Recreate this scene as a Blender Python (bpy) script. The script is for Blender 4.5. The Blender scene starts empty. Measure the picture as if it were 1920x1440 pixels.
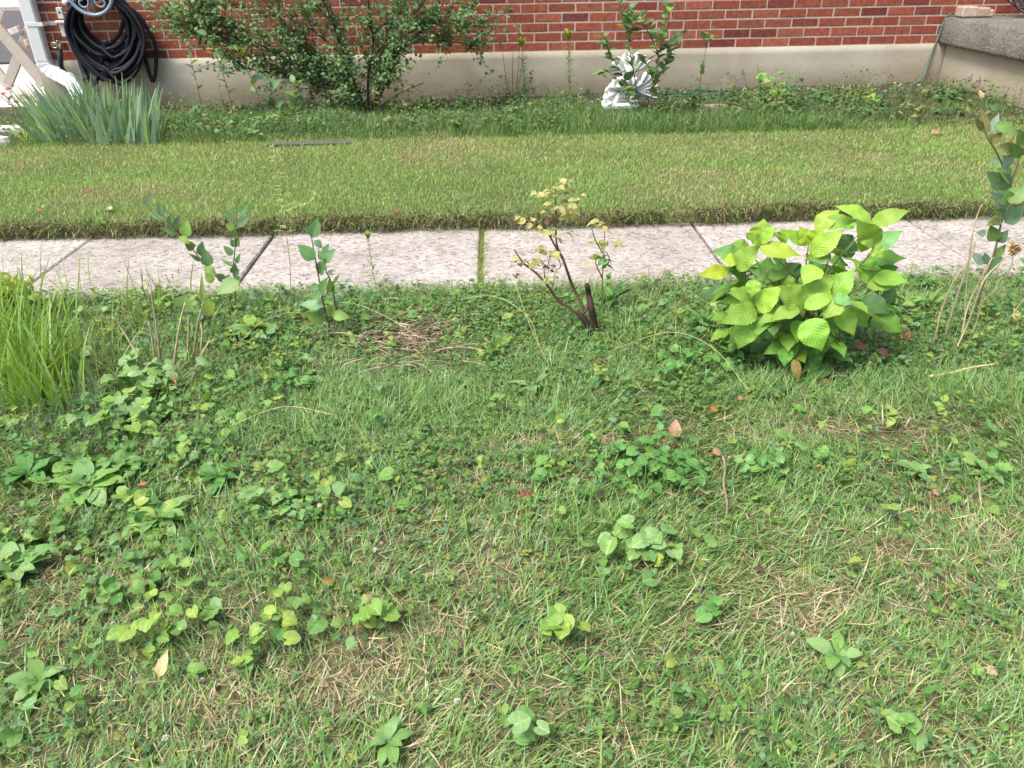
import bpy, math, random
import numpy as np
from math import radians, sin, cos, pi
from mathutils import Matrix, Vector
random.seed(7); rng = np.random.default_rng(11)
sc = bpy.context.scene

# ------------------------------------------------------------------ camera
F = 1450.0; CH = 1.2
CAMROT = Matrix.Rotation(radians(-1.07), 3, 'Z') @ Matrix.Rotation(radians(60.5), 3, 'X') @ Matrix.Rotation(radians(-1.0), 3, 'Z')
cd = bpy.data.cameras.new('camera'); cam = bpy.data.objects.new('camera', cd); sc.collection.objects.link(cam)
cam.matrix_world = Matrix.Translation((0, 0, CH)) @ CAMROT.to_4x4()
cd.sensor_width = 36; cd.lens = F/1920*36; cd.clip_start = .05; cd.clip_end = 2000
sc.camera = cam
sc.render.resolution_x = 1024; sc.render.resolution_y = 768

# ------------------------------------------------------------------ light
SUN_EL, SUN_AZ = 60, 238          # degrees; azimuth of the sun, clockwise from +Y
w = bpy.data.worlds.new('World'); sc.world = w; w.use_nodes = True
nt = w.node_tree; bg = nt.nodes['Background']
sky = nt.nodes.new('ShaderNodeTexSky'); sky.sky_type = 'NISHITA'; sky.sun_disc = False
sky.sun_elevation = radians(SUN_EL); sky.sun_rotation = radians(SUN_AZ); sky.dust_density = 4; sky.air_density = 1.0; sky.ozone_density = .6
nt.links.new(sky.outputs[0], bg.inputs[0]); bg.inputs[1].default_value = .125
sl = bpy.data.lights.new('sun', 'SUN'); sl.energy = 2.1; sl.angle = radians(26); sl.color = (1, .965, .90)
so = bpy.data.objects.new('sun', sl); sc.collection.objects.link(so)
a = radians(SUN_AZ); e = radians(SUN_EL)
so.rotation_euler = Vector((sin(a)*cos(e), cos(a)*cos(e), sin(e))).to_track_quat('Z', 'Y').to_euler()
sc.view_settings.view_transform = 'Standard'; sc.view_settings.look = 'None'
sc.view_settings.exposure = 1.12; sc.view_settings.gamma = 1

# ------------------------------------------------------------------ maths
CM = np.array(CAMROT); CP = np.array([0, 0, CH])
def ray(px, py): return CM @ np.array([(px-960)/F, -(py-720)/F, -1.0])
def onplane(px, py, Y):            # the world point at distance Y seen at a pixel of the photograph
    r = ray(px, py); return CP + r*(Y/r[1])
def onz(px, py, z=0.):
    r = ray(px, py); return CP + r*((z-CH)/r[2])
def sstep(x, a, b):
    t = np.clip((x-a)/(b-a), 0, 1); return t*t*(3-2*t)
_tab = rng.random((64, 64))
def noise(x, y, s=1., o=0):
    x = np.asarray(x, float)*s+o*7.31+200; y = np.asarray(y, float)*s+o*3.77+200
    xi = np.floor(x).astype(int); yi = np.floor(y).astype(int); fx = x-xi; fy = y-yi
    fx = fx*fx*(3-2*fx); fy = fy*fy*(3-2*fy)
    g = lambda i, j: _tab[i % 64, j % 64]
    return (g(xi, yi)*(1-fx)+g(xi+1, yi)*fx)*(1-fy)+(g(xi, yi+1)*(1-fx)+g(xi+1, yi+1)*fx)*fy
def fbm(x, y, s=1., o=0): return .5*noise(x, y, s, o)+.3*noise(x, y, s*2.1, o+1)+.2*noise(x, y, s*4.3, o+2)
LAWN0, LAWN1 = 3.67, 5.5
def near_edge(x): return 2.93+.10*(noise(x, 0, 2.2, 5)-.5)+.06*(noise(x, 0, 9, 6)-.5)
def hgt(x, y):
    x = np.asarray(x, float); y = np.asarray(y, float)
    near = .035*(fbm(x, y, 1.6, 3)-.5)*(1-sstep(y, 2.6, 2.9))
    path = -.03*sstep(y, 2.86, 2.95)
    e = LAWN0+.035*(noise(x, 0, 3., 9)-.5)+.02*(noise(x, 0, 11., 4)-.5)
    lawn = .095*sstep(y, e-.02, e+.03)*1.0 + .02*(fbm(x, y, .7, 6)-.5)*sstep(y, 3.8, 4)
    bed = .02*sstep(y, 5.4, 5.8)*(fbm(x, y, 3., 8)) - .03*sstep(y, 5.6, 7)+.012*np.clip(x, -6, 6)*sstep(y, 5.2, 7)
    back = -.12*sstep(y, 7.3, 8.5)
    return near+path+lawn+bed+back
def at(px, py):
    z = 0.
    for _ in range(5):
        p = onz(px, py, z); z = float(hgt(p[0], p[1]))
    return np.array([p[0], p[1], z])
def mpp(p): return (CM.T @ (np.asarray(p)-CP))[2]*-1/F   # metres per photo pixel at a point
def nrm(v): v = np.asarray(v, float); return v/(np.linalg.norm(v, axis=-1, keepdims=True)+1e-9)

# ------------------------------------------------------------------ mesh builder
class MB:
    def __init__(s): s.v = []; s.f = {3: [], 4: []}; s.c = []; s.u = []; s.n = 0; s.g = []; s.gu = []
    def add(s, v, f, col, uv=None):
        v = np.asarray(v, float).reshape(-1, 3); n = len(v)
        col = np.asarray(col, float)
        if col.ndim == 1: col = np.tile(col[:3], (n, 1))
        uv = np.zeros((n, 2)) if uv is None else np.asarray(uv, float).reshape(-1, 2)
        s.v.append(v); s.c.append(col); s.u.append(uv)
        for q in f:
            q = np.asarray(q, int)
            if q.size: s.f[q.shape[1]].append(q+s.n)
        s.n += n
    def box(s, c, d, col, R=None, taper=0):
        c = np.asarray(c, float); d = np.asarray(d, float)/2
        pts = np.array([[x, y, z] for z in (-1, 1) for y in (-1, 1) for x in (-1, 1)], float)*d
        if taper: pts[4:, :2] *= (1-taper)
        if R is not None: pts = pts @ np.asarray(R).T
        s.add(pts+c, [[[0, 2, 3, 1], [4, 5, 7, 6], [0, 1, 5, 4], [2, 6, 7, 3], [0, 4, 6, 2], [1, 3, 7, 5]]], col)
    def bbox(s, c, d, col, b=.004, R=None):   # bevelled box
        hx, hy, hz = [k/2 for k in d]; V = []; idx = {}
        for sx in (-1, 1):
            for sy in (-1, 1):
                for sz in (-1, 1):
                    idx[(sx, sy, sz, 0)] = len(V); V.append((sx*hx, sy*(hy-b), sz*(hz-b)))
                    idx[(sx, sy, sz, 1)] = len(V); V.append((sx*(hx-b), sy*hy, sz*(hz-b)))
                    idx[(sx, sy, sz, 2)] = len(V); V.append((sx*(hx-b), sy*(hy-b), sz*hz))
        q = []; t = []
        for ax in range(3):
            o = [i for i in range(3) if i != ax]
            for sg in (-1, 1):
                r = []
                for (p, k) in ((-1, -1), (1, -1), (1, 1), (-1, 1)):
                    key = [0, 0, 0]; key[ax] = sg; key[o[0]] = p; key[o[1]] = k; r.append(idx[(*key, ax)])
                q.append(r if (sg > 0) == (ax != 1) else r[::-1])
            for p in (-1, 1):
                for k in (-1, 1):
                    ka = [0, 0, 0]; ka[o[0]] = p; ka[o[1]] = k; kb = list(ka); ka[ax] = -1; kb[ax] = 1
                    q.append([idx[(*ka, o[0])], idx[(*kb, o[0])], idx[(*kb, o[1])], idx[(*ka, o[1])]])
        for sx in (-1, 1):
            for sy in (-1, 1):
                for sz in (-1, 1): t.append([idx[(sx, sy, sz, i)] for i in range(3)])
        V = np.array(V)
        if R is not None: V = V @ np.asarray(R).T
        s.add(V+np.asarray(c, float), [q, t], col)
    def tube(s, pts, r, col, k=6, cap=True, flat=1.):
        P = np.asarray(pts, float); n = len(P); r = np.broadcast_to(np.asarray(r, float), (n,))
        T = nrm(np.gradient(P, axis=0)); up = np.array([0.13, .21, 1.]) if abs(T[0][2]) < .9 else np.array([1., .1, 0])
        V = []; prev = nrm(np.cross(T[0], up))
        for i in range(n):
            a_ = prev-T[i]*np.dot(prev, T[i]); a_ = nrm(a_); b_ = np.cross(T[i], a_); prev = a_
            th = np.arange(k)*2*pi/k
            V.append(P[i]+r[i]*(np.cos(th)[:, None]*a_+flat*np.sin(th)[:, None]*b_))
        V = np.concatenate(V); i = np.arange(n-1)[:, None]*k; j = np.arange(k)[None]; jn = (j+1) % k
        q = np.stack([i+j, i+jn, i+k+jn, i+k+j], -1).reshape(-1, 4)
        fs = [q]
        if cap:
            V = np.concatenate([V, P[:1], P[-1:]]); c0 = n*k; c1 = c0+1; jj = np.arange(k); jj2 = (jj+1) % k
            fs.append(np.concatenate([np.stack([jj2, jj, np.full(k, c0)], -1), np.stack([(n-1)*k+jj, (n-1)*k+jj2, np.full(k, c1)], -1)]))
        c_ = np.asarray(col, float)
        s.add(V, fs, c_)
    def build(s, name, mat, parent=None, smooth=True):
        me = bpy.data.meshes.new(name)
        V = np.concatenate(s.v); t = np.concatenate(s.f[3]) if s.f[3] else np.zeros((0, 3), int)
        q = np.concatenate(s.f[4]) if s.f[4] else np.zeros((0, 4), int)
        lp = np.concatenate([t.ravel(), q.ravel()]).astype(np.int32)
        st = np.concatenate([np.arange(len(t))*3, len(t)*3+np.arange(len(q))*4]).astype(np.int32)
        me.vertices.add(len(V)); me.loops.add(len(lp)); me.polygons.add(len(st))
        o = bpy.data.objects.new(name, me); sc.collection.objects.link(o)
        if parent is not None:
            o.parent = parent; V = V-np.array(parent.location)
        me.vertices.foreach_set('co', V.astype(np.float32).ravel())
        me.loops.foreach_set('vertex_index', lp); me.polygons.foreach_set('loop_start', st)
        me.polygons.foreach_set('use_smooth', np.full(len(st), smooth))
        me.update(calc_edges=True)
        C = np.concatenate(s.c); ca = me.color_attributes.new('Col', 'FLOAT_COLOR', 'POINT')
        ca.data.foreach_set('color', np.concatenate([C, np.ones((len(C), 1))], 1).astype(np.float32).ravel())
        U = np.concatenate(s.u); ul = me.uv_layers.new(name='UVMap')
        ul.data.foreach_set('uv', U[lp].astype(np.float32).ravel())
        me.materials.append(mat); me.validate()
        return o
def tag(o, label=None, cat=None, group=None, kind=None):
    if label: o['label'] = label
    if cat: o['category'] = cat
    if group: o['group'] = group
    if kind: o['kind'] = kind
    return o
def thing(name, loc, label, cat, group=None):
    o = bpy.data.objects.new(name, None); sc.collection.objects.link(o); o.location = tuple(float(k) for k in loc); o.empty_display_size = .05
    return tag(o, label, cat, group)

# ------------------------------------------------------------------ materials
def newmat(name):
    m = bpy.data.materials.new(name); m.use_nodes = True; n = m.node_tree; p = n.nodes['Principled BSDF']; return m, n, p
def N(n, t, **k):
    x = n.nodes.new(t)
    for a_, b_ in k.items():
        if a_ in x.inputs.keys() if isinstance(a_, str) else False: x.inputs[a_].default_value = b_
        else: setattr(x, a_, b_)
    return x
def mathn(n, op, a_, b_=None, c_=None):
    x = n.nodes.new('ShaderNodeMath'); x.operation = op
    for i, v in enumerate((a_, b_, c_)):
        if v is None: continue
        if isinstance(v, (int, float)): x.inputs[i].default_value = v
        else: n.links.new(v, x.inputs[i])
    return x.outputs[0]
def mixc(n, fac, a_, b_, bt='MIX'):
    x = n.nodes.new('ShaderNodeMix'); x.data_type = 'RGBA'; x.blend_type = bt
    for i, v in ((0, fac), (6, a_), (7, b_)):
        if isinstance(v, (int, float)): x.inputs[i].default_value = v
        elif isinstance(v, (tuple, list)): x.inputs[i].default_value = (*v[:3], 1)
        else: n.links.new(v, x.inputs[i])
    return x.outputs[2]
def ramp(n, f, stops):
    x = n.nodes.new('ShaderNodeValToRGB'); e_ = x.color_ramp.elements
    while len(e_) < len(stops): e_.new(.5)
    for i, (p, c) in enumerate(stops):
        e_[i].position = p; e_[i].color = (*c, 1) if isinstance(c, (tuple, list)) else (c, c, c, 1)
    n.links.new(f, x.inputs[0]); return x.outputs[0]
def objco(n): return N(n, 'ShaderNodeTexCoord').outputs['Object']
def ntex(n, scale, detail=4, co=None, rough=.6):
    x = n.nodes.new('ShaderNodeTexNoise'); x.inputs['Scale'].default_value = scale; x.inputs['Detail'].default_value = detail; x.inputs['Roughness'].default_value = rough
    if co is not None: n.links.new(co, x.inputs['Vector'])
    return x.outputs['Fac']
def bump(n, p, h, s=.3, d=.01):
    b = n.nodes.new('ShaderNodeBump'); b.inputs['Strength'].default_value = s; b.inputs['Distance'].default_value = d
    n.links.new(h, b.inputs['Height']); n.links.new(b.outputs[0], p.inputs['Normal'])
def attr(n):
    x = n.nodes.new('ShaderNodeAttribute'); x.attribute_name = 'Col'; return x.outputs['Color']
def colmat(name, rough=.6, var=.25, scale=60, bmp=0, spec=.5, metal=0, trans=0, veins=0, bs=60):
    m, n, p = newmat(name); co = objco(n); c = attr(n)
    f = ntex(n, scale, 3, co); g = ramp(n, f, [(.25, 1-var), (.75, 1+var)])
    c = mixc(n, 1., c, g, 'MULTIPLY')
    p.inputs['Roughness'].default_value = rough; p.inputs['Specular IOR Level'].default_value = spec; p.inputs['Metallic'].default_value = metal
    if veins:
        uv = n.nodes.new('ShaderNodeUVMap'); sp = n.nodes.new('ShaderNodeSeparateXYZ'); n.links.new(uv.outputs[0], sp.inputs[0])
        u = mathn(n, 'ABSOLUTE', sp.outputs[0]); v = sp.outputs[1]
        ph = mathn(n, 'MULTIPLY', mathn(n, 'SUBTRACT', v, mathn(n, 'MULTIPLY', u, .35)), veins*2*pi)
        s_ = mathn(n, 'SINE', ph); sv = mathn(n, 'POWER', mathn(n, 'ABSOLUTE', s_), 6.)
        mid = mathn(n, 'LESS_THAN', u, .05)
        vv = mathn(n, 'MAXIMUM', mathn(n, 'MULTIPLY', sv, .55), mid)
        c = mixc(n, mathn(n, 'MULTIPLY', vv, .3), c, mixc(n, 1., c, (1.9, 1.7, 1.5), 'MULTIPLY'))
        bump(n, p, mathn(n, 'MULTIPLY', vv, -1.), .7, .002)
    elif bmp: bump(n, p, ntex(n, bs, 4, co), bmp, .004)
    n.links.new(c, p.inputs['Base Color'])
    if trans:
        t = n.nodes.new('ShaderNodeBsdfTranslucent'); mx = n.nodes.new('ShaderNodeMixShader'); mx.inputs[0].default_value = trans
        n.links.new(mixc(n, 1., c, (1.25, 1.15, .6), 'MULTIPLY'), t.inputs[0]); out = n.nodes['Material Output']
        n.links.new(p.outputs[0], mx.inputs[1]); n.links.new(t.outputs[0], mx.inputs[2]); n.links.new(mx.outputs[0], out.inputs[0])
    return m
GRASS = colmat('grass_blade', .42, .15, 20, trans=.3, spec=.5)
LEAF = colmat('leaf', .38, .18, 50, trans=.25, veins=7, spec=.5)
BIGLEAF = colmat('large_veined_leaf', .45, .12, 25, trans=.3, veins=5, spec=.4)
STRAW = colmat('dry_stalk', .8, .3, 60, spec=.2)
BARK = colmat('bark', .85, .35, 90, bmp=.6, spec=.2, bs=120)
BRICK = colmat('red_brick', .88, .38, 26, bmp=.9, spec=.2, bs=38)
STONE = colmat('stone', .85, .2, 25, bmp=.5, spec=.25, bs=60)
PLASTER = colmat('white_cast_stone', .75, .22, 16, bmp=.25, spec=.3, bs=50)
PAINT = colmat('painted_metal', .35, .05, 8, spec=.5)
RUBBER = colmat('black_rubber', .6, .5, 9, bmp=.3, spec=.3)
WOODP = colmat('painted_wood', .6, .12, 10, bmp=.15, spec=.3)
BRASS = colmat('brass', .35, .3, 40, metal=.8)

m, n, p = newmat('mortar'); co = objco(n)
n.links.new(ramp(n, ntex(n, 30, 5, co), [(.3, (.44, .35, .28)), (.7, (.60, .50, .42))]), p.inputs['Base Color']); p.inputs['Roughness'].default_value = .95
bump(n, p, ntex(n, 150, 3, co), .5, .004); MORTAR = m

m, n, p = newmat('parged_foundation'); co = objco(n)
c = ramp(n, ntex(n, 1.3, 6, co), [(.3, (.37, .315, .225)), (.5, (.47, .42, .33)), (.7, (.54, .495, .40))])
sp = N(n, 'ShaderNodeSeparateXYZ'); n.links.new(co, sp.inputs[0])
low = ramp(n, mathn(n, 'ADD', sp.outputs[2], mathn(n, 'MULTIPLY', ntex(n, 5, 5, co), -.14)), [(.0, 1.), (.10, .5), (.2, 0.)])
c = mixc(n, mathn(n, 'MULTIPLY', low, .85), c, (.23, .185, .12))
spk = ramp(n, ntex(n, 45, 3, co), [(.64, 0.), (.70, 1.)]); lowz = ramp(n, sp.outputs[2], [(.06, 1.), (.26, 0.)])
c = mixc(n, mathn(n, 'MULTIPLY', mathn(n, 'MULTIPLY', spk, lowz), .8), c, (.09, .075, .055))
st = mathn(n, 'MULTIPLY', ramp(n, mathn(n, 'MULTIPLY', mathn(n, 'ADD', sp.outputs[0], 2.2), .5), [(.18, 0.), (.5, 1.)]), mathn(n, 'LESS_THAN', mathn(n, 'ADD', sp.outputs[0], mathn(n, 'MULTIPLY', ntex(n, 9, 3, co), .03)), -.29))
c = mixc(n, mathn(n, 'MULTIPLY', st, .55), c, (.17, .145, .12))
pt = ramp(n, ntex(n, 3.1, 4, co), [(.62, 0.), (.64, 1.)]); c = mixc(n, mathn(n, 'MULTIPLY', pt, .25), c, (.55, .5, .42))
n.links.new(c, p.inputs['Base Color']); p.inputs['Roughness'].default_value = .9
bump(n, p, ntex(n, 22, 6, co), .35, .01); FOUND = m

def aggregate(name, tone, dark=.5):
    m, n, p = newmat(name); co = objco(n)
    vo = n.nodes.new('ShaderNodeTexVoronoi'); vo.inputs['Scale'].default_value = 75; n.links.new(co, vo.inputs['Vector'])
    sp = n.nodes.new('ShaderNodeSeparateColor'); n.links.new(vo.outputs['Color'], sp.inputs[0])
    c = ramp(n, sp.outputs[0], [(0, [k*dark for k in tone]), (.22, [k*.82 for k in tone]), (.6, tone), (1, [min(.85, k*1.18) for k in tone])])
    c = mixc(n, 1., c, ramp(n, ntex(n, 260, 2, co), [(.3, .82), (.7, 1.08)]), 'MULTIPLY')
    c = mixc(n, 1., c, ramp(n, ntex(n, 2.2, 5, co), [(.3, (.80, .78, .76)), (.7, (1.05, 1.05, 1.05))]), 'MULTIPLY')
    bl = ramp(n, ntex(n, 7, 6, co, .7), [(.32, (.80, .77, .73)), (.5, (1., 1., 1.)), (.75, (1.1, 1.1, 1.1))]); c = mixc(n, 1., c, bl, 'MULTIPLY')
    pit = ramp(n, ntex(n, 60, 4, co), [(.63, 0.), (.72, 1.)]); c = mixc(n, mathn(n, 'MULTIPLY', pit, .6), c, [k*.42 for k in tone])
    if name == 'exposed_aggregate':
        c = mixc(n, 1., c, attr(n), 'MULTIPLY'); sp = N(n, 'ShaderNodeSeparateXYZ'); n.links.new(co, sp.inputs[0])
        dd = mathn(n, 'ADD', mathn(n, 'ABSOLUTE', mathn(n, 'SUBTRACT', sp.outputs[1], 3.29)), mathn(n, 'MULTIPLY', ntex(n, 12, 5, co), .22))
        c = mixc(n, mathn(n, 'MULTIPLY', ramp(n, dd, [(.44, 0.), (.54, 1.)]), .6), c, (.16, .125, .085))
    n.links.new(c, p.inputs['Base Color']); p.inputs['Roughness'].default_value = .9
    bump(n, p, vo.outputs['Distance'], .7, .006); return m
PATHM = aggregate('exposed_aggregate', (.445, .415, .38))
PADM = aggregate('pale_concrete', (.62, .565, .52), .8)
SLABM = aggregate('dark_porch_slab', (.20, .19, .165), .55)
m, n, p = newmat('asphalt'); co = objco(n)
n.links.new(ramp(n, ntex(n, 40, 4, co), [(.3, (.06, .055, .055)), (.7, (.10, .09, .09))]), p.inputs['Base Color']); p.inputs['Roughness'].default_value = .9; ASPH = m

m, n, p = newmat('soil_and_thatch'); co = objco(n)
c = ramp(n, ntex(n, 35, 6, co, .7), [(.3, (.022, .017, .011)), (.55, (.075, .056, .035)), (.75, (.15, .12, .075))])
sp = N(n, 'ShaderNodeSeparateXYZ'); n.links.new(co, sp.inputs[0])
thatch = ramp(n, ntex(n, 55, 6, co, .75), [(.3, (.05, .042, .02)), (.5, (.13, .13, .055)), (.72, (.26, .25, .11))])
c = mixc(n, ramp(n, mathn(n, 'ADD', mathn(n, 'MULTIPLY', sp.outputs[1], .1), mathn(n, 'MULTIPLY', ntex(n, 3, 3, co), .03)), [(.555, 1.), (.575, 0.)]), c, thatch)
c = mixc(n, ramp(n, ntex(n, 2.5, 4, co), [(.35, 0.), (.7, .35)]), c, (.08, .10, .035))
n.links.new(c, p.inputs['Base Color']); p.inputs['Roughness'].default_value = 1; bump(n, p, ntex(n, 90, 5, co), .8, .02); SOIL = m

# ------------------------------------------------------------------ setting: ground, path, pavement, road
def ax(a_, b_, s): return np.arange(a_, b_, s)
xs = np.concatenate([[-600, -200, -80, -30, -15], ax(-8, -4, .12), ax(-4, 4.2, .045), ax(4.2, 8, .12), [12, 30, 80, 200, 600]])
ys = np.concatenate([[-600, -200, -80, -30, -12, -6, -3, -1.5], ax(-.6, 3.6, .05), ax(3.6, 3.76, .008), ax(3.76, 7.4, .05), ax(7.4, 9, .2), [12, 20, 40, 90, 250, 600]])
X, Y = np.meshgrid(xs, ys); Z = hgt(X, Y)
b = MB(); nx = len(xs); i = np.arange(len(ys)-1)[:, None]*nx; j = np.arange(nx-1)[None]
b.add(np.stack([X, Y, Z], -1).reshape(-1, 3), [np.stack([i+j, i+j+1, i+nx+j+1, i+nx+j], -1).reshape(-1, 4)], (.1, .1, .1))
tag(b.build('ground', SOIL), kind='structure')

b = MB(); J = [-5.95, -4.95, -3.95, -2.95, -1.945, -1.075, -.065, .97, 2.02, 3.03, 4.05, 5.05, 6.05]
for x0, x1 in zip(J, J[1:]):
    t = radians(random.uniform(-.25, .25)); R = np.array([[cos(t), 0, sin(t)], [0, 1, 0], [-sin(t), 0, cos(t)]])
    g = .022 if abs(x0+.065) < .01 or abs(x1+.065) < .01 else .009
    t_ = random.uniform(.9, 1.08); b.bbox(((x0+x1)/2, 3.29, -.045+random.uniform(-.003, .002)), (x1-x0-g, .84, .10), (t_, t_*random.uniform(.97, 1), t_*random.uniform(.94, 1)), .006, R)
tag(b.build('path', PATHM, smooth=False), kind='structure')
b = MB(); b.bbox((-7.6, 9.4, -.15), (7.1, 4.3, .1), (.6, .6, .6), .01)
tag(b.build('pavement', PADM, smooth=False), kind='structure')
b = MB(); b.box((-14, 17.3, -.10), (20, 11.4, .05), (.1, .1, .1)); tag(b.build('road', ASPH, smooth=False), kind='structure')
b = MB(); b.box((-14, 27.5, -.09), (30, 7, .1), (.6, .6, .6)); tag(b.build('far_pavement', PADM, smooth=False), kind='structure')

# ------------------------------------------------------------------ brick house
WY = 7.227; ZF = .404; XL = -3.885; XR = 12.0
house = thing('brick_house', (XL, WY, 0), 'red brick house wall on a beige rendered foundation behind the flower bed', 'house')
b = MB(); L = .2325
def brickcol():
    k = random.random(); base = np.array((.29, .080, .048)) if k < .6 else np.array((.20, .052, .038)) if k < .77 else np.array((.31, .098, .06)) if k < .98 else np.array((.17, .05, .042))
    return base*random.uniform(.92, 1.22)
for r in range(32):
    z = ZF+.0375+r*.075+.002; x = .029+(L/2 if r % 2 else 0)+L/2-L*30
    while x < XR-.2:
        x0, x1 = x-L/2+.005, x+L/2-.005
        x0 = max(x0, XL); x1 = min(x1, XR)
        if x1-x0 > .03:
            b.bbox(((x0+x1)/2, WY+.05+random.uniform(-.0015, .0015), z), (x1-x0-.001, .1, .0625), brickcol(), .0035)
        x += L
for r in range(32):      # the return along the driveway side
    z = ZF+.0375+r*.075+.002; y = WY+.1+(L/2 if r % 2 else 0)
    while y < 15:
        b.bbox((XL+.05, y+L/2+.006, z), (.1, L-.01, .064), brickcol(), .0035); y += L
b.build('wall', BRICK, house, smooth=False)
b = MB(); b.box(((XL+XR)/2+.06, WY+.0635, ZF+1.2), (XR-XL-.02, .12, 2.4), (.4, .4, .4)); b.box((XL+.072, 11.2, ZF+1.2), (.11, 7.6, 2.396), (.4, .4, .4))
b.build('mortar_bed', MORTAR, house, smooth=False)
b = MB(); n1 = 160; xs_ = np.linspace(XL-.0, XR, n1)
top = ZF+.004*np.array([noise(x, 0, 6, 1) for x in xs_]); P_ = []
zz = [-.4, -.05, .05, .15, .25, .35]
for k in range(len(zz)+1):
    zc = top if k == len(zz) else np.full(n1, zz[k])
    P_.append(np.stack([xs_, WY-.006-.012*np.array([fbm(x, k*.3, 2., 4) for x in xs_]), zc], -1))
P_.append(np.stack([xs_, np.full(n1, WY+.1), top], -1)); V = np.concatenate(P_); K = len(P_)
i = np.arange(K-1)[:, None]*n1; j = np.arange(n1-1)[None]
b.add(V, [np.stack([i+j, i+j+1, i+n1+j+1, i+n1+j], -1).reshape(-1, 4)], (.4, .4, .4))
b.box((XL+.06, 11.2, 0.002), (.13, 7.95, .8), (.4, .4, .4))
b.build('foundation', FOUND, house)
b = MB(); b.box(((XL+XR)/2, 11.2, 2.86), (XR-XL+.6, 9, .12), (.6, .58, .55)); b.build('eaves', WOODP, house, smooth=False)

# porch at the right
PX = 3.97
porch = thing('porch', (PX, 6.2, 0), 'concrete porch with a dark rough slab over a cream rendered side wall', 'porch')
b = MB(); n1 = 60; ys_ = np.linspace(4.1, WY-.02, n1)
P_ = [np.stack([PX+.012*np.array([fbm(y, k*.4, 2., 7) for y in ys_]), ys_, np.full(n1, z)], -1) for k, z in enumerate((-.4, -.05, .08, .2, .3, .42))]
V = np.concatenate(P_); i = np.arange(5)[:, None]*n1; j = np.arange(n1-1)[None]
b.add(V, [np.stack([i+j+1, i+j, i+n1+j, i+n1+j+1], -1).reshape(-1, 4)], (.4, .4, .4))
b.box((5.5, 4.08, .0), (3.05, .03, .82), (.4, .4, .4)); b.build('side_wall', FOUND, porch)
b = MB(); n1 = 90; ys_ = np.linspace(4.0, WY-.012, n1); prof = [(.10, .405), (0, .407), (-.004, .43), (0, .60), (.022, .618), (.3, .62), (3.1, .62)]; P_ = []
for k, (dx, z) in enumerate(prof):
    jt = .012*np.array([fbm(y, k, 9., k) - .5 for y in ys_]); P_.append(np.stack([PX-.068+dx+jt*(1 if k in (1, 2, 3, 4) else 0), ys_, z+jt*.6*(k in (1, 3, 4))], -1))
V = np.concatenate(P_); i = np.arange(len(prof)-1)[:, None]*n1; j = np.arange(n1-1)[None]
b.add(V, [np.stack([i+j+1, i+j, i+n1+j, i+n1+j+1], -1).reshape(-1, 4)], (.4, .4, .4)); b.box((5.45, 3.99, .51), (3.0, .04, .21), (.4, .4, .4))
b.build('slab', SLABM, porch)
s_ = onplane(1822, 30, WY-.12)
b = MB()
for k, (dx, w_, hh) in enumerate(((-.055, .13, .085), (.06, .12, .075), (.125, .05, .06))):
    b.bbox((s_[0]+dx, WY-.12, .622+hh/2), (w_, .13, hh), (.50, .38, .29) if k != 1 else (.42, .31, .23), .012)
tag(b.build('stone_block', STONE, smooth=False), 'pale tan broken stone block lying on the porch slab against the bricks', 'stone block')
b = MB()    # coil of dark wire at the top right corner
cx_ = onplane(1935, 0, WY-.3)
for k in range(16):
    th = np.linspace(0, 2*pi, 40); R_ = random.uniform(.14, .26); cz = .64+.22+random.uniform(-.03, .05); tl = random.uniform(-.35, .35)
    pts = np.stack([cx_[0]+.1+R_*1.15*np.cos(th), WY-.25+.1*np.sin(th+k)*tl+random.uniform(-.08, .08)+0*th, cz-.0+R_*.85*np.sin(th)], -1)
    pts[:, 2] = np.maximum(pts[:, 2], .628); b.tube(pts, .006, (.05, .048, .05) if k % 3 else (.16, .15, .15), 6, cap=False)
tag(b.build('wire_coil', RUBBER), 'dark loose coil of cable heaped on the porch slab at the brick wall', 'cable coil')

b = MB(); cable = [(1800, 22), (1783, 26), (1772, 36), (1762, 62), (1752, 88), (1742, 118), (1733, 140), (1722, 153), (1712, 158)]
yy = [WY-.02, WY-.02, WY-.02, WY-.02, WY-.03, WY-.035, WY-.04, WY-.06, WY-.09]
pc = [onplane(x, y, Y_) for (x, y), Y_ in zip(cable, yy)]
def smoothp(P, k=5):
    P = np.asarray(P, float); t = np.arange(len(P)); tt = np.linspace(0, len(P)-1, (len(P)-1)*k+1); out = []
    Q = np.vstack([2*P[0]-P[1], P, 2*P[-1]-P[-2]])
    for s in tt:
        i = min(int(s), len(P)-2); f = s-i; p0, p1, p2, p3 = Q[i:i+4]
        out.append(.5*((2*p1)+(-p0+p2)*f+(2*p0-5*p1+4*p2-p3)*f*f+(-p0+3*p1-3*p2+p3)*f**3))
    return np.array(out)
b.tube(smoothp(pc), .008, (.10, .20, .17), 6)
tag(b.build('green_cable', RUBBER), 'thin grey-green cable running down the wall corner beside the porch', 'cable')
b = MB()
for k in range(4):
    c0 = at(1295+random.uniform(-35, 60), 180+random.uniform(-5, 5)); c0[2] = max(c0[2], 0)+.03+.01*k; th = np.linspace(0, 2*pi*.9, 30)+random.random()*6
    b.tube(np.stack([c0[0]+.26*np.cos(th)*random.uniform(.7, 1), c0[1]-.02+.12*np.sin(th), c0[2]-.02+.012*np.sin(th*3)], -1), .0065, (.025, .10, .09), 6)
tag(b.build('green_hose', RUBBER), 'thin teal green soaker hose coiled on the ground behind the saplings', 'hose')

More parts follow.
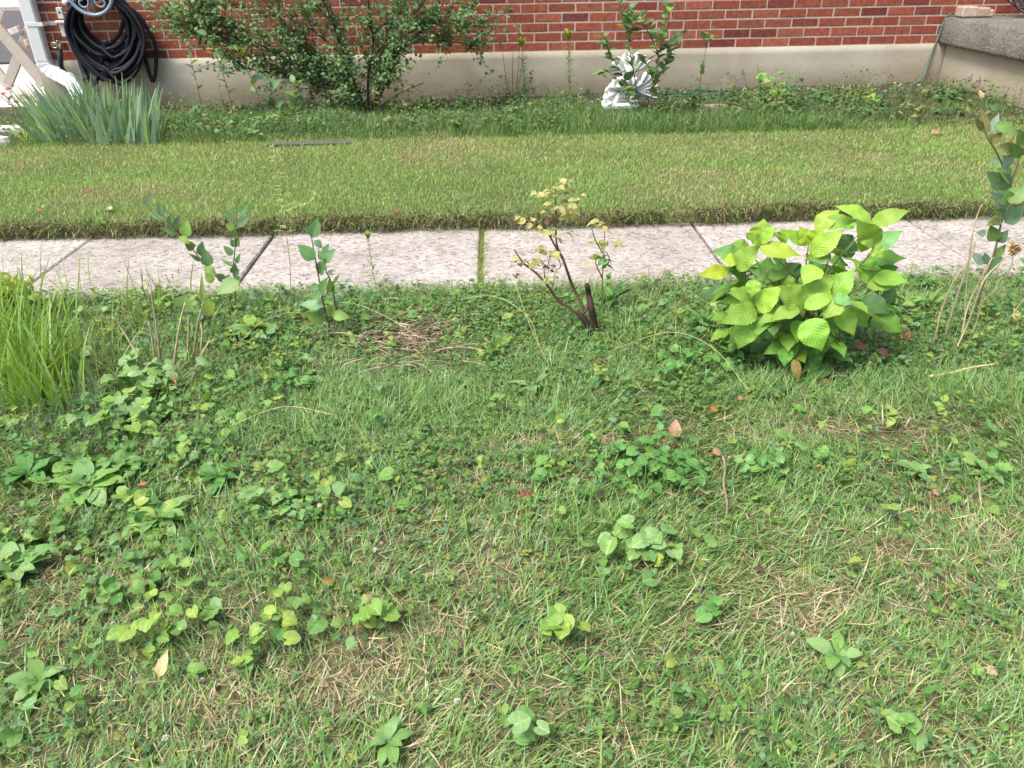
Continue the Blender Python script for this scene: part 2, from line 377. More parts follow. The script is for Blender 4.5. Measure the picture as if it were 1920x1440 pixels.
# ------------------------------------------------------------------ downspout, tap, outlet, hose, hanger, trestle
dsp = thing('downspout', onplane(84, 118, WY-.05), 'white rectangular downspout strapped to the left corner of the brick wall', 'downspout')
DW = (.66, .67, .68)
def rect_sweep(b, pts, w_, d_, col, corr=0):
    P = np.asarray(pts, float); T = nrm(np.gradient(P, axis=0)); V = []
    for i, (q, t) in enumerate(zip(P, T)):
        yv = np.array([0, 1., 0]); sx = nrm(np.cross(t, yv)); s = 1-(corr*(i % 2))
        r_ = .012
        for u_, v_ in ((-w_/2+r_, -d_/2), (w_/2-r_, -d_/2), (w_/2, -d_/2+r_), (w_/2, d_/2-r_), (w_/2-r_, d_/2), (-w_/2+r_, d_/2), (-w_/2, d_/2-r_), (-w_/2, -d_/2+r_)):
            V.append(q+sx*u_*s+yv*v_*s)
    k = 8; n_ = len(P); V = np.array(V); i = np.arange(n_-1)[:, None]*k; j = np.arange(k)[None]; jn = (j+1) % k
    b.add(V, [np.stack([i+j, i+jn, i+k+jn, i+k+j], -1).reshape(-1, 4)], col)
YD = WY-.055
bot = onplane(83, 115, YD); top_ = bot+np.array([0, 0, 2.45])
b = MB(); rect_sweep(b, [top_, bot+(0, 0, .8), bot+(0, 0, .3), bot-(0, 0, .01)], .115, .085, DW); b.build('pipe', PAINT, dsp, smooth=False)
el = [onplane(84, 112, YD), onplane(88, 124, YD), onplane(98, 134, YD-.01), onplane(114, 142, YD-.03), onplane(128, 150, YD-.05), onplane(140, 162, YD-.08), onplane(150, 178, YD-.10), onplane(158, 192, YD-.12)]
b = MB(); rect_sweep(b, smoothp(el, 3), .12, .09, DW, .045); b.build('elbow', PAINT, dsp, smooth=False)
b = MB(); c0 = onplane(70, 45, YD); b.bbox((c0[0]-.0, YD-.0455, c0[2]), (.135, .004, .03), DW, .001)
for s in (-1, 1):
    b.bbox((c0[0]+s*.066, YD, c0[2]), (.005, .092, .03), DW, .001); b.bbox((c0[0]+s*.1, WY-.004, c0[2]), (.065, .004, .032), DW, .0015)
b.tube([(c0[0]+.112, WY-.005, c0[2]), (c0[0]+.112, WY-.012, c0[2])], .006, (.4, .4, .4), 8); b.build('strap', PAINT, dsp, smooth=False)

c0 = onplane(122, 52, WY-.06)
box = thing('outdoor_outlet', (c0[0], WY, c0[2]), 'grey-white metal outlet box with a flip cover beside the black hose', 'outlet box')
GB = (.58, .58, .56)
b = MB(); b.bbox((c0[0], WY-.035, c0[2]-.01), (.082, .068, .12), GB, .006); b.build('box_body', PAINT, box, smooth=False)
b = MB(); b.bbox((c0[0]-.01, WY-.082, c0[2]+.045), (.088, .02, .022), GB, .004); b.bbox((c0[0]-.01, WY-.052, c0[2]+.11), (.05, .02, .085), GB, .004); b.build('flip_cover', PAINT, box, smooth=False)
b = MB(); b.box((c0[0]-.012, WY-.063, c0[2]+.118), (.018, .006, .014), (.12, .12, .12)); b.build('screw_slot', PAINT, box)
b = MB(); e0 = c0+np.array([.02, 0, -.065]); b.tube([(e0[0], WY-.03, e0[2]), (e0[0]+.01, WY-.03, e0[2]-.16)], .011, (.68, .68, .68), 8); b.build('conduit', PAINT, box)
b = MB(); b.tube(smoothp([(e0[0]+.008, WY-.03, e0[2]-.13), (e0[0]+.015, WY-.033, e0[2]-.2), (e0[0]+.03, WY-.04, e0[2]-.3), (e0[0]+.04, WY-.05, e0[2]-.34)], 3), [.016]*3+[.024]*5+[.028]*2, (.035, .04, .055), 8); b.build('conduit_sleeve', RUBBER, box)
c1 = onplane(112, 84, WY-.07)
tap = thing('garden_tap', (c1[0], WY, c1[2]), 'small brass garden tap on the bricks under the outlet box', 'tap')
b = MB(); BR = (.42, .36, .26)
b.tube([(c1[0], WY, c1[2]), (c1[0], WY-.08, c1[2])], .013, BR, 10); b.tube([(c1[0], WY-.06, c1[2]+.01), (c1[0]+.005, WY-.085, c1[2]-.035)], [.015, .018], BR, 10); b.tube([(c1[0], WY-.07, c1[2]), (c1[0]-.005, WY-.09, c1[2]+.035)], .007, BR, 8)
b.build('valve_body', BRASS, tap)
b = MB(); th = np.linspace(0, 2*pi, 17); b.tube(np.stack([c1[0]-.03+.024*np.cos(th), WY-.1+0*th, c1[2]+.0+.02*np.sin(th)], -1), .005, (.5, .42, .3), 6, cap=False); b.tube([(c1[0]-.05, WY-.1, c1[2]), (c1[0], WY-.09, c1[2]+.01)], .005, (.5, .42, .3), 6); b.build('handle', BRASS, tap)

# garden hose: one hose, hung in many loops over the hanger
HX = onplane(183, 0, WY-.1)[0]; HZ = .93
hose = thing('garden_hose', (HX, WY-.1, HZ-.4), 'long black garden hose hanging in thick loops from the wall hanger', 'hose')
BK = (.010, .011, .016)
lead = [onplane(*q) for q in ((113, 92, WY-.08), (113, 106, WY-.08), (114, 122, WY-.08), (120, 133, WY-.09), (132, 142, WY-.1), (146, 150, WY-.11), (165, 155, WY-.12), (190, 157, WY-.13))]
path = list(smoothp(lead, 5)); b = MB()
loops = [(198, 84, 40), (206, 100, 52), (203, 92, 46), (210, 108, 58), (205, 116, 60), (213, 122, 62), (200, 130, 60), (214, 137, 66), (206, 144, 68), (218, 148, 66), (198, 126, 52), (222, 141, 70), (212, 112, 56), (208, 152, 64), (216, 131, 64), (224, 156, 62)]
pts = []
for k, (lx, ly, hw) in enumerate(loops):
    yo = WY-.055-.03*(k % 4)-.004*k/2
    low = onplane(lx, ly, yo); hwm = hw*mpp(low); tz = HZ+random.uniform(-.02, .03); cx = low[0]
    for th in np.linspace(-pi/2, 1.5*pi, 26)[:-1]:
        f = (1-sin(th))/2      # 1 at the bottom
        z = low[2]+(tz-low[2])*(1-f)
        wd = hwm*(.78+.5*f*(1-f)*1.6) if True else 0
        x = HX+.02+(cx-HX-.02)*f+wd*cos(th)*(1 if f > .12 else .75)
        pts.append((x+random.uniform(-.004, .004), yo+.018*sin(th*2+k), z))
b.tube(smoothp(np.concatenate([np.array(path[::3]), np.array(pts)]), 2), .0165, BK, 7)
b.tube(smoothp([onplane(224, 8, WY-.09), onplane(252, 22, WY-.09), onplane(276, 52, WY-.09), onplane(291, 88, WY-.09), onplane(292, 130, WY-.09), onplane(287, 152, WY-.1), onplane(280, 138, WY-.1), onplane(272, 110, WY-.1), onplane(262, 80, WY-.1), onplane(250, 40, WY-.1)], 5), .0165, BK, 7)
b.build('hose_coil', RUBBER, hose)
b = MB(); b.tube([onplane(112, 89, WY-.075), onplane(113, 104, WY-.08), onplane(115, 126, WY-.08)], [.02, .02, .018], (.03, .045, .06), 10); b.build('connector', RUBBER, hose)

hang = thing('hose_hanger', (HX, WY, HZ-.1), 'blue-grey cast hose hanger with scroll pattern above the hose loops', 'hose hanger')
hc = np.array([HX, WY-.21, onplane(182, -18, WY-.2)[2]]); RH = .178; HB = (.22, .28, .36)
b = MB(); th = np.linspace(0, 2*pi, 49)
b.tube(np.stack([hc[0]+RH*np.cos(th), hc[1]+0*th, hc[2]+RH*np.sin(th)], -1), .016, HB, 8, cap=False)
b.tube([(hc[0], hc[1], hc[2]-RH), (hc[0], hc[1], hc[2]+RH)], .009, HB, 8)
b.build('plate_rim', PAINT, hang)
b = MB()
for s in (-1, 1):
    for v in (-1, 1):
        t = np.linspace(0, 2.6*pi, 40); rr = .072*(1-t/(3.1*pi)); 
        b.tube(np.stack([hc[0]+s*(.075+rr*np.cos(t)), hc[1]+0*t, hc[2]+v*(.082-rr*np.sin(t+.0))], -1), .0085, HB, 7)
    b.tube([(hc[0], hc[1], hc[2]), (hc[0]+s*RH, hc[1], hc[2])], .008, HB, 6)
b.build('scrollwork', PAINT, hang)
b = MB(); b.tube([(hc[0], hc[1], hc[2]), (hc[0], WY, hc[2])], [.05, .05], HB, 12); b.build('arm', PAINT, hang)
b = MB(); q = onplane(122, 4, WY-.05); b.tube([(q[0], WY, q[2]), (q[0], WY-.05, q[2])], [.03, .026], (.7, .72, .75), 14); b.tube([(q[0]+.03, WY-.03, q[2]-.005), (q[0]+.035, WY-.06, q[2]-.01)], .02, (.05, .06, .08), 12)
tag(b.build('round_socket', PAINT), 'small round white socket fitting on the bricks at the top edge', 'socket')

YT = 7.75; CR = (.52, .48, .41)
tr = thing('folding_trestle', onplane(50, 160, YT), 'cream painted wooden trestle with crossed legs standing by the house corner', 'trestle')
def board(b, p0, p1, wpx, thick, col):
    p0, p1 = np.asarray(p0), np.asarray(p1); d = p1-p0; Ld = np.linalg.norm(d); t = d/Ld; yv = np.array([0, 1., 0]); yv = nrm(yv-t*np.dot(yv, t)); s = np.cross(t, yv)
    R = np.stack([t, yv, s], 1); b.bbox((p0+p1)/2, (Ld, thick, wpx), col, .003, R)
for (a0, a1, wd, Y0) in (((-90, -50), (84, 158), .105, YT), ((66, 30), (14, 158), .085, YT+.09), ((-160, -60), (20, 166), .1, YT+.75), ((0, 20), (-50, 165), .085, YT+.84)):
    b = MB(); board(b, onplane(*a0, Y0), onplane(*a1, Y0), wd, .03, CR); b.build('leg', WOODP, tr, smooth=False)
for (a0, a1) in (((14, 62), (36, 54)), ((34, 86), (52, 80))):
    b = MB(); p0 = onplane(*a0, YT+.5); p1 = onplane(*a1, YT+.02); board(b, p0, p1, .05, .03, (.66, .58, .56)); b.build('rail', WOODP, tr, smooth=False)

# ------------------------------------------------------------------ leaves and blades
def leaf_tpl(nv, prof, nu=1, serr=0.):
    """outline along v with half width prof(v); columns across: -1..1"""
    vs = np.linspace(0, 1, nv); us = np.linspace(-1, 1, 2*nu+1); V = []; UV = []
    for i, v in enumerate(vs):
        w_ = prof(v)
        s = 1+serr*((i % 2)*2-1)
        for u_ in us:
            V.append((u_*w_*(s if abs(u_) == 1 else 1), v+(serr*.25 if abs(u_) == 1 and i % 2 else 0))); UV.append((u_, v))
    k = len(us); i = np.arange(nv-1)[:, None]*k; j = np.arange(k-1)[None]
    return np.array(V), np.stack([i+j, i+j+1, i+k+j+1, i+k+j], -1).reshape(-1, 4), np.array(UV)
def ovate(v, pk=.38):
    t = min(1, v**(math.log(.5)/math.log(pk))); s = max(0., sin(pi*t)); return .5*(s**(.7 if t < .5 else 1.05)+.012)
OVAL = leaf_tpl(7, lambda v: ovate(v, .45)); OVATE = leaf_tpl(8, lambda v: ovate(v, .36)); HYD = leaf_tpl(31, lambda v: ovate(v, .40)*(1-.35*max(0, (v-.6)/.4)), 2, .045)
LANCE = leaf_tpl(6, lambda v: ovate(v, .4)); PLANT = leaf_tpl(9, lambda v: .5*(.18 if v < .18 else .18+.82*sin(pi*min(1, (v-.18)/.82)**.8)**.8))
TINY = leaf_tpl(4, lambda v: .5*(sin(pi*(.06+v*.9))**.6))
def polar_tpl(f, n=16):
    th = np.linspace(0, 2*pi, n, endpoint=False); V = [(0, 0)]; 
    for s in (.55, 1.):
        for t in th: V.append((s*f(t)*sin(t), s*f(t)*cos(t)))
    V = np.array(V); j = np.arange(n); jn = (j+1) % n
    t_ = np.stack([np.zeros(n, int), 1+j, 1+jn], -1); q = np.stack([1+j, 1+n+j, 1+n+jn, 1+jn], -1)
    ang = np.arctan2(V[:, 0], V[:, 1]); r = np.hypot(V[:, 0], V[:, 1])
    UV = np.stack([V[:, 0]*1.2, V[:, 1]], -1)
    return V, (q, t_), UV
def heart(t):   # t=0 is the tip, notch at pi
    a_ = abs((t+pi) % (2*pi)-pi); return (.62-.05*cos(a_))*(1+.22*max(0, 1-a_/.6)**1.5)*(1-.62*max(0, (a_-2.55)/.59)**1.2)
HEART = polar_tpl(heart, 20)
def frames(d, up, roll=None):
    """d: leaf direction (N,3), up: wanted normal (N,3)"""
    d = nrm(d); x = nrm(np.cross(d, up)); z = np.cross(x, d)
    if roll is not None:
        c_, s_ = np.cos(roll)[:, None], np.sin(roll)[:, None]; x, z = x*c_+z*s_, z*c_-x*s_
    return np.stack([x, d, z], -1)       # columns
def inst(b, T, pos, R, sx, sy, curl, fold, col, wav=None):
    V, F_, UV = T; N_ = len(pos); n_ = len(V)
    sx = np.broadcast_to(sx, (N_,)); sy = np.broadcast_to(sy, (N_,)); curl = np.broadcast_to(curl, (N_,)); fold = np.broadcast_to(fold, (N_,))
    X_ = V[None, :, 0]*sx[:, None]; y = V[:, 1][None]; th = curl[:, None]*y
    ct = np.where(np.abs(curl) < 1e-3, 1e-3, curl)[:, None]; thh = ct*y
    Yl = np.sin(thh)/ct*sy[:, None]; Zl = -(1-np.cos(thh))/ct*sy[:, None]+np.abs(X_)*fold[:, None]
    if wav is not None: Zl = Zl+wav*sx[:, None]*np.sin(V[None, :, 1]*17+np.arange(N_)[:, None])*V[None, :, 0]
    L_ = np.stack([X_, Yl, Zl], -1); W_ = np.einsum('nij,nkj->nki', R, L_)+np.asarray(pos)[:, None]
    col = np.asarray(col, float)
    if col.ndim == 1: col = np.tile(col, (N_, 1))
    fs = F_ if isinstance(F_, tuple) else (F_,)
    fo = [(f[None]+(np.arange(N_)*n_)[:, None, None]).reshape(-1, f.shape[1]) for f in fs]
    b.add(W_.reshape(-1, 3), fo, np.repeat(col, n_, 0), np.tile(UV, (N_, 1)))
def blades(b, pos, az, ln, wd, lean, bend, col, seg=3, fan=None):
    """grass blades: az heading, lean angle from vertical at root, bend extra"""
    N_ = len(pos); t = np.linspace(0, 1, seg+1); V = np.zeros((N_, seg+1, 2, 3)); p_ = np.array(pos, float).copy()
    hd = np.stack([np.cos(az), np.sin(az), 0*az], -1); fa = az+pi/2+rng.normal(0, .6, N_) if fan is None else rng.normal(0, fan, N_); sd = np.stack([np.cos(fa), np.sin(fa), 0*fa], -1)
    wp = [1., .95, .7, .45, .1] if seg == 4 else [1., .85, .5, .08] if seg == 3 else [1, .8, .08]
    for i in range(seg+1):
        if i:
            an = lean+bend*(i-.5)/seg; p_ = p_+(hd*np.sin(an)[:, None]+np.array([0, 0, 1.])*np.cos(an)[:, None])*(ln/seg)[:, None]
        h = sd*(wd*wp[i]/2)[:, None]; V[:, i, 0] = p_-h; V[:, i, 1] = p_+h
    n_ = (seg+1)*2; f = np.array([[2*i, 2*i+1, 2*i+3, 2*i+2] for i in range(seg)])
    fo = (f[None]+(np.arange(N_)*n_)[:, None, None]).reshape(-1, 4)
    uv = np.tile(np.stack([np.tile([-.5, .5], seg+1), np.repeat(t, 2)], -1), (N_, 1))
    b.add(V.reshape(-1, 3), [fo], np.repeat(np.asarray(col), n_, 0), uv)
def jit(col, n_, v=.18, h=.08):
    c = np.tile(np.asarray(col, float), (n_, 1)); return np.clip(c*(1+rng.normal(0, v, (n_, 1)))*(1+rng.normal(0, h, (n_, 3))), .004, .85)
def gain(c):        # living greens, brightened
    c = np.array(c, float); sh = c.shape; c = c.reshape(-1, 3); g = c[:, 1]; ok = (g > c[:, 0]*1.04) & (g > c[:, 2]*1.2)
    f = 1+.95*np.exp(-(g/.34)**2); c[ok] = c[ok]*f[ok][:, None]*np.array([1.10, 1.04, .82]); return c.reshape(sh)
def choose(pal, p_, n_, v=.16):
    pal = gain(pal); k = rng.choice(len(pal), n_, p=np.array(p_)/np.sum(p_)); return jit((1, 1, 1), n_, v, .05)*pal[k]
UP = np.array([0, 0, 1.])

class Patch:
    def __init__(s, px, py, rx, ry):
        s.c = at(px, py); s.rx = rx*mpp(s.c); s.ry = max(.03, abs(at(px, py-ry)[1]-at(px, py+ry)[1])/2)
    def w(s, x, y): return np.exp(-((x-s.c[0])/s.rx)**2-((y-s.c[1])/s.ry)**2)
def field(L_, x, y):
    o = np.zeros_like(x)
    for q in L_: o = np.maximum(o, Patch(*q[:4]).w(x, y)*(q[4] if len(q) > 4 else 1))
    return o
DRY = [(1480, 1150, 170, 70, .8), (650, 1290, 150, 70, .8), (1650, 1300, 200, 70, .5), (420, 1390, 200, 50, .6), (900, 910, 110, 40, .6), (765, 645, 85, 22, .95), (1350, 1060, 200, 60, .35), (800, 1330, 500, 90, .35), (1700, 1120, 220, 120, .35), (150, 1150, 160, 60, .4), (700, 1260, 90, 60), (420, 1330, 110, 50), (1500, 1130, 130, 60), (1680, 1040, 80, 30, .8), (900, 900, 70, 40, .7), (130, 1080, 120, 50, .8), (920, 1080, 90, 50, .6), (1150, 1400, 80, 40, .6), (1560, 810, 330, 15, 1.), (1180, 832, 150, 13, .9), (1560, 806, 300, 10, 1.), (60, 1180, 80, 40, .6), (560, 1400, 90, 40, .5), (1800, 1380, 120, 60, .5), (1250, 1010, 60, 25, .6), (850, 1180, 60, 30, .6), (1870, 1010, 40, 20), (1130, 1220, 60, 30, .5), (300, 1410, 80, 40, .6), (1560, 760, 120, 15, .6), (540, 870, 90, 15, .5),
       (1780, 960, 90, 20, .6), (1400, 1050, 70, 25, .6), (980, 990, 70, 20, .6), (700, 1000, 60, 20, .5), (250, 1290, 60, 30, .6), (760, 1400, 60, 30, .6), (1240, 1180, 60, 30, .5), (1700, 1240, 90, 30, .5), (1000, 830, 80, 15, .5), (470, 1150, 60, 20, .5), (1330, 790, 100, 12, .6), (1650, 790, 200, 14, .6)]
BROADP = [(200, 880, 260, 130, .75), (330, 1080, 260, 90, .6), (480, 1180, 200, 80, .55), (150, 760, 200, 50, .7), (1350, 560, 200, 20, .6), (500, 600, 200, 25, .6), (120, 920, 170, 90), (300, 780, 170, 60), (60, 1050, 90, 60), (560, 960, 130, 70, .8), (1180, 900, 180, 60), (1200, 1050, 90, 40, .9), (500, 1150, 170, 70, .55), (280, 1180, 140, 80, .6), (1450, 880, 110, 40, .7), (1060, 1210, 60, 35, .6), (560, 720, 60, 30), (1330, 660, 120, 60, .8), (1820, 880, 100, 30, .4), (450, 640, 80, 30, .8), (1290, 590, 130, 30, .8), (1700, 620, 120, 50, .5), (100, 1300, 90, 80, .35), (1250, 740, 70, 30, .5), (870, 620, 90, 30, .4), (300, 560, 200, 25, .6)]
CLOV = [(850, 600, 330, 60), (1000, 720, 300, 80, .8), (760, 880, 300, 110, .9), (1350, 1380, 200, 90, .9), (480, 860, 180, 50, .7), (1650, 1350, 150, 70, .5), (1700, 640, 260, 60, .6), (100, 1000, 200, 100, .5), (1600, 900, 250, 60, .4), (700, 1100, 200, 60, .4), (150, 620, 220, 60, .6), (1150, 640, 200, 60, .8), (1800, 1150, 200, 80, .4), (1400, 640, 120, 60, .6), (200, 1380, 200, 60, .5)]
def inframe(y): return 1.0+.72*np.maximum(y, 0)     # half width to cover, a step beyond each side
LONG = [(850, 760, 330, 45, .8), (1380, 735, 160, 22, 1), (1750, 760, 220, 40, 1), (620, 800, 150, 40, .7), (1150, 960, 110, 40, .8), (1250, 640, 120, 30, .9), (1600, 900, 260, 50, .6), (300, 690, 200, 30, .6)]
def scatter(n_, y0, y1, extra=.0):
    y = rng.uniform(y0, y1, n_*2); x = rng.uniform(-1, 1, n_*2)*inframe(y1)
    k = np.abs(x) < inframe(y)+extra; return x[k][:n_], y[k][:n_]
def xyz(x, y, dz=0): return np.stack([x, y, hgt(x, y)+dz], -1)

# near rough lawn and weedy bed
G_A = (.105, .20, .105); G_B = (.19, .25, .07); G_C = (.06, .125, .04); G_S = (.57, .49, .29); G_BR = (.27, .19, .10); G_M = (.12, .21, .06)
b = MB(); x, y = scatter(400000, -.1, 2.96); dry = field(DRY, x, y); br = field(BROADP, x, y); cl = field(CLOV, x, y)
nn = fbm(x, y, 2.2, 2); dry = np.clip(dry+np.clip((nn-.64)*3.2, 0, .6), 0, 1); bed = sstep(y, 2.0, 2.35)
keep = rng.random(len(x)) < np.clip(1-.5*br-.35*cl-.2*bed-.35*dry, .15, 1)*(.1+1.7*fbm(x, y, 5., 12)**1.3)*(y < near_edge(x)+.03*rng.random(len(x)))
x, y, dry, nn, bed = x[keep], y[keep], dry[keep], nn[keep], bed[keep]; n_ = len(x)
col = choose([(.15, .30, .13), (.20, .32, .09), G_C, (.13, .27, .07), (.20, .34, .19), (.25, .36, .12)], [.26, .15, .12, .2, .2, .07], n_, .22); isdry = rng.random(n_) < np.clip(.09+.74*dry, 0, .88)
sc_ = choose([G_S, G_BR, (.40, .36, .17)], [.6, .15, .25], n_, .2); col = np.where(isdry[:, None], sc_, col)
flow = fbm(x, y, 1.1, 21)*4*pi; az = flow+rng.normal(0, 1.1, n_); ln = rng.uniform(.020, .058, n_)*(.7+.7*fbm(x, y, 2.6, 14))*(1-.2*dry)+.03*(rng.random(n_) < .06); ln = ln*(1+1.1*field(LONG, x, y)*rng.random(n_))
blades(b, xyz(x, y, -.003), az, ln, rng.uniform(.0018, .0046, n_), np.abs(rng.normal(.72, .42, n_))+.45*isdry, rng.uniform(.2, 1.25, n_), col)
tag(b.build('rough_grass', GRASS), 'rough mown grass mixed green and straw coloured over the near ground', 'grass', kind='stuff')
# thatch lying flat
b = MB(); x, y = scatter(60000, -.1, 2.95); dry = np.clip(field(DRY, x, y)*.9+.14, 0, 1)
keep = (rng.random(len(x)) < .15+.85*dry)*(y < near_edge(x)); x, y = x[keep], y[keep]; n_ = len(x)
blades(b, xyz(x, y, .004+.012*rng.random(n_)), rng.uniform(0, 2*pi, n_), rng.uniform(.025, .08, n_), rng.uniform(.0012, .0028, n_), rng.normal(1.5, .16, n_), rng.normal(0, .35, n_),
       choose([G_S, G_BR, (.40, .31, .17), (.12, .085, .05), (.30, .27, .13)], [.35, .15, .25, .1, .15], n_, .22), 2)
tag(b.build('dry_thatch', STRAW), 'straw coloured dead grass clippings lying over the near ground', 'dead grass', kind='stuff')
# clover
b = MB(); x, y = scatter(95000, 0, 2.97); cl = field(CLOV, x, y); keep = (rng.random(len(x)) < np.clip(.06+cl*np.clip(fbm(x, y, 6, 30)*2.6-.75, 0, 1), 0, .8))*(y < near_edge(x)+.02)*(field(DRY, x, y) < .6)*(rng.random(len(x)) > field([(765, 645, 90, 26, .8)], x, y))
x, y = x[keep], y[keep]; n_ = len(x); hz = rng.uniform(.008, .038, n_); a0 = rng.uniform(0, 2*pi, n_); s_ = rng.uniform(.0055, .0115, n_)
cc = choose([(.09, .20, .06), (.06, .15, .05), (.16, .29, .09), (.13, .25, .13), (.24, .30, .09)], [.3, .15, .25, .22, .08], n_, .18)
tl = rng.normal(0, .35, (n_, 2)); up_ = nrm(np.stack([tl[:, 0], tl[:, 1], np.ones(n_)], -1))
for k in range(3):
    a_ = a0+k*2*pi/3; d = np.stack([np.cos(a_), np.sin(a_), rng.normal(-.1, .25, n_)], -1)
    inst(b, TINY, xyz(x, y, hz), frames(d, up_), s_*.95, s_*1.15, .3, .15, cc)
tag(b.build('clover', LEAF), 'dense small three-leaved clover and creeping weeds between the grass', 'clover', kind='stuff')
# chickweed-like tiny leaves along low runners to fill the bed
b = MB(); x, y = scatter(80000, 1.3, 2.97); w_ = sstep(y, 1.5, 2.2)*.5+.12; keep = (rng.random(len(x)) < w_*np.clip(fbm(x, y, 5.5, 33)*3.4-1.25, .03, 1))*(y < near_edge(x)+.05)*(field(DRY, x, y) < .7)*(rng.random(len(x)) > field([(765, 645, 90, 26, .8)], x, y))
x, y = x[keep], y[keep]; n_ = len(x); a_ = rng.uniform(0, 2*pi, n_); l_ = rng.uniform(.006, .016, n_)*(.7+.9*noise(x, y, 9, 35))
inst(b, OVAL, xyz(x, y, rng.uniform(.003, .06, n_)), frames(np.stack([np.cos(a_), np.sin(a_), rng.normal(.15, .5, n_)], -1), nrm(np.stack([rng.normal(0, .4, n_), rng.normal(-.2, .4, n_), np.ones(n_)], -1))),
     l_*rng.uniform(.4, .75, n_), l_, .5, .2, choose([(.08, .19, .06), (.05, .13, .04), (.15, .26, .07), (.10, .21, .12), (.22, .28, .08)], [.3, .25, .2, .15, .1], n_))
tag(b.build('ground_cover', LEAF), 'mixed low leafy weeds covering the bed in front of the path', 'weeds', kind='stuff')
# scattered broad leaves (violets) too many to tell apart
b = MB(); x, y = scatter(26000, .3, 2.95); br = field(BROADP, x, y); keep = rng.random(len(x)) < np.clip(.010+.8*br*np.clip(fbm(x, y, 4, 40)*3-.85, 0, 1), 0, 1)*(rng.random(len(x)) > field([(765, 645, 95, 28, 1.)], x, y)); x, y = x[keep], y[keep]; n_ = len(x)
a_ = rng.uniform(0, 2*pi, n_); l_ = rng.uniform(.010, .024, n_)+.014*(rng.random(n_) < .28); z_ = rng.uniform(.015, .05, n_); d = np.stack([np.cos(a_), np.sin(a_), rng.normal(-.15, .25, n_)], -1)
bl = [(.12, .25, .07), (.07, .18, .05), (.19, .32, .09), (.13, .26, .12), (.25, .35, .09)]
cc = choose(bl, [.33, .25, .22, .14, .06], n_)
inst(b, HEART, xyz(x, y, z_), frames(d, nrm(np.stack([rng.normal(0, .5, n_), rng.normal(-.15, .5, n_), np.ones(n_)], -1))), l_*rng.uniform(.75, 1.1, n_), l_, rng.uniform(0, 1.3, n_), rng.uniform(0, .6, n_), cc, .12)
blades(b, xyz(x, y, 0), a_+pi, z_*1.05, np.full(n_, .0016), rng.uniform(0, .3, n_), rng.uniform(0, .2, n_), cc*1.1, 2)
tag(b.build('wild_violets', LEAF), 'scattered heart-shaped violet leaves growing through the rough grass', 'violets', kind='stuff')
b = MB()
for k in range(620):
    px = random.choice([random.uniform(-60, 560), random.uniform(1150, 1950), random.uniform(0, 1920)]); py = random.uniform(520, 700) if random.random() < .8 else random.uniform(700, 900)
    p0 = at(px, py)
    if p0[1] > near_edge(p0[0])+.01: continue
    hh = random.uniform(.03, .10); tp = p0+(random.gauss(0, .02), random.gauss(0, .02), hh); P = smoothp([p0, (p0+tp)/2+(random.gauss(0, .006), 0, .004), tp], 3); b.tube(P, .0009, (.16, .22, .09), 4, cap=False)
    kk = random.randint(5, 11); t = rng.random(kk)**.6; l_ = random.choice([.012, .018, .026, .034])*rng.uniform(.6, 1.1, kk)
    inst(b, OVATE if k % 3 else LANCE, p0+(tp-p0)*t[:, None], frames(nrm(np.stack([rng.normal(0, 1, kk), rng.normal(0, 1, kk), rng.normal(.15, .3, kk)], -1)), nrm(np.array([0, -.3, 1.])+rng.normal(0, .3, (kk, 3)))), l_*(.6 if k % 3 else .3), l_, .6, .2, choose([random.choice([(.09, .22, .07), (.14, .28, .08), (.13, .24, .14), (.24, .36, .10)])], [1], kk))
tag(b.build('leafy_seedlings', LEAF), 'small upright leafy seedlings mixed through the bed in front of the path', 'weeds', kind='stuff')
# white clover flowers
b = MB(); P_ = [(850+random.gauss(0, 190), 590+random.gauss(0, 45)) for _ in range(46)]+[(random.uniform(20, 1880), random.uniform(640, 1420)) for _ in range(26)]+[(345, 865), (38, 1005), (48, 1015), (750, 1000), (718, 1042), (95, 1270)]
for px, py in P_:
    q = at(px, max(py, 545)); q[2] += random.uniform(.02, .045); k = 26; v = nrm(rng.normal(0, 1, (k, 3))); v[:, 2] = np.abs(v[:, 2]); r_ = random.uniform(.003, .0055)
    inst(b, TINY, np.tile(q, (k, 1)), frames(v, np.tile(UP+.01, (k, 1))), r_*.5, r_*1.3, .4, .2, jit((.75, .70, .62) if random.random() < .75 else (.5, .38, .28), k, .1))
    b.tube([q-(0, 0, .04), q], .0008, (.12, .2, .07), 4)
tag(b.build('clover_flowers', LEAF), 'tiny white clover flower heads dotted over the bed and grass', 'clover flowers', kind='stuff')

# mown lawn strip beyond the path
b = MB(); x, y = scatter(260000, LAWN0-.02, LAWN1+.12); pch = fbm(x, y, 1.3, 50); dry = np.clip((pch-.50)*3.2, 0, .8)+.16; dry = dry*.8+.34*sstep(y, 4.5, 5.2)
dry = np.maximum(dry, field([(760, 285, 90, 12, .8), (1280, 290, 120, 12, .7), (230, 310, 120, 14, .6), (1000, 300, 200, 12, .5), (1700, 300, 100, 10, .4)], x, y)); n_ = len(x)
isdry = rng.random(n_) < dry*.64
col = np.where(isdry[:, None], choose([(.60, .53, .30), (.48, .45, .21), (.36, .26, .14)], [.5, .4, .1], n_), choose([(.16, .32, .08), (.24, .38, .12), (.12, .26, .06)], [.45, .35, .2], n_)*(.72+.56*fbm(x, y, 2.4, 55))[:, None])
blades(b, xyz(x, y, -.003), rng.uniform(0, 2*pi, n_), rng.uniform(.014, .034, n_)*(.75+.5*fbm(x, y, 3, 51)), rng.uniform(.0022, .0042, n_), np.abs(rng.normal(.42, .35, n_)), rng.uniform(.1, .9, n_), col, 2)
tag(b.build('lawn', GRASS), 'short mown lawn strip between the path and the flower bed', 'lawn', kind='stuff')
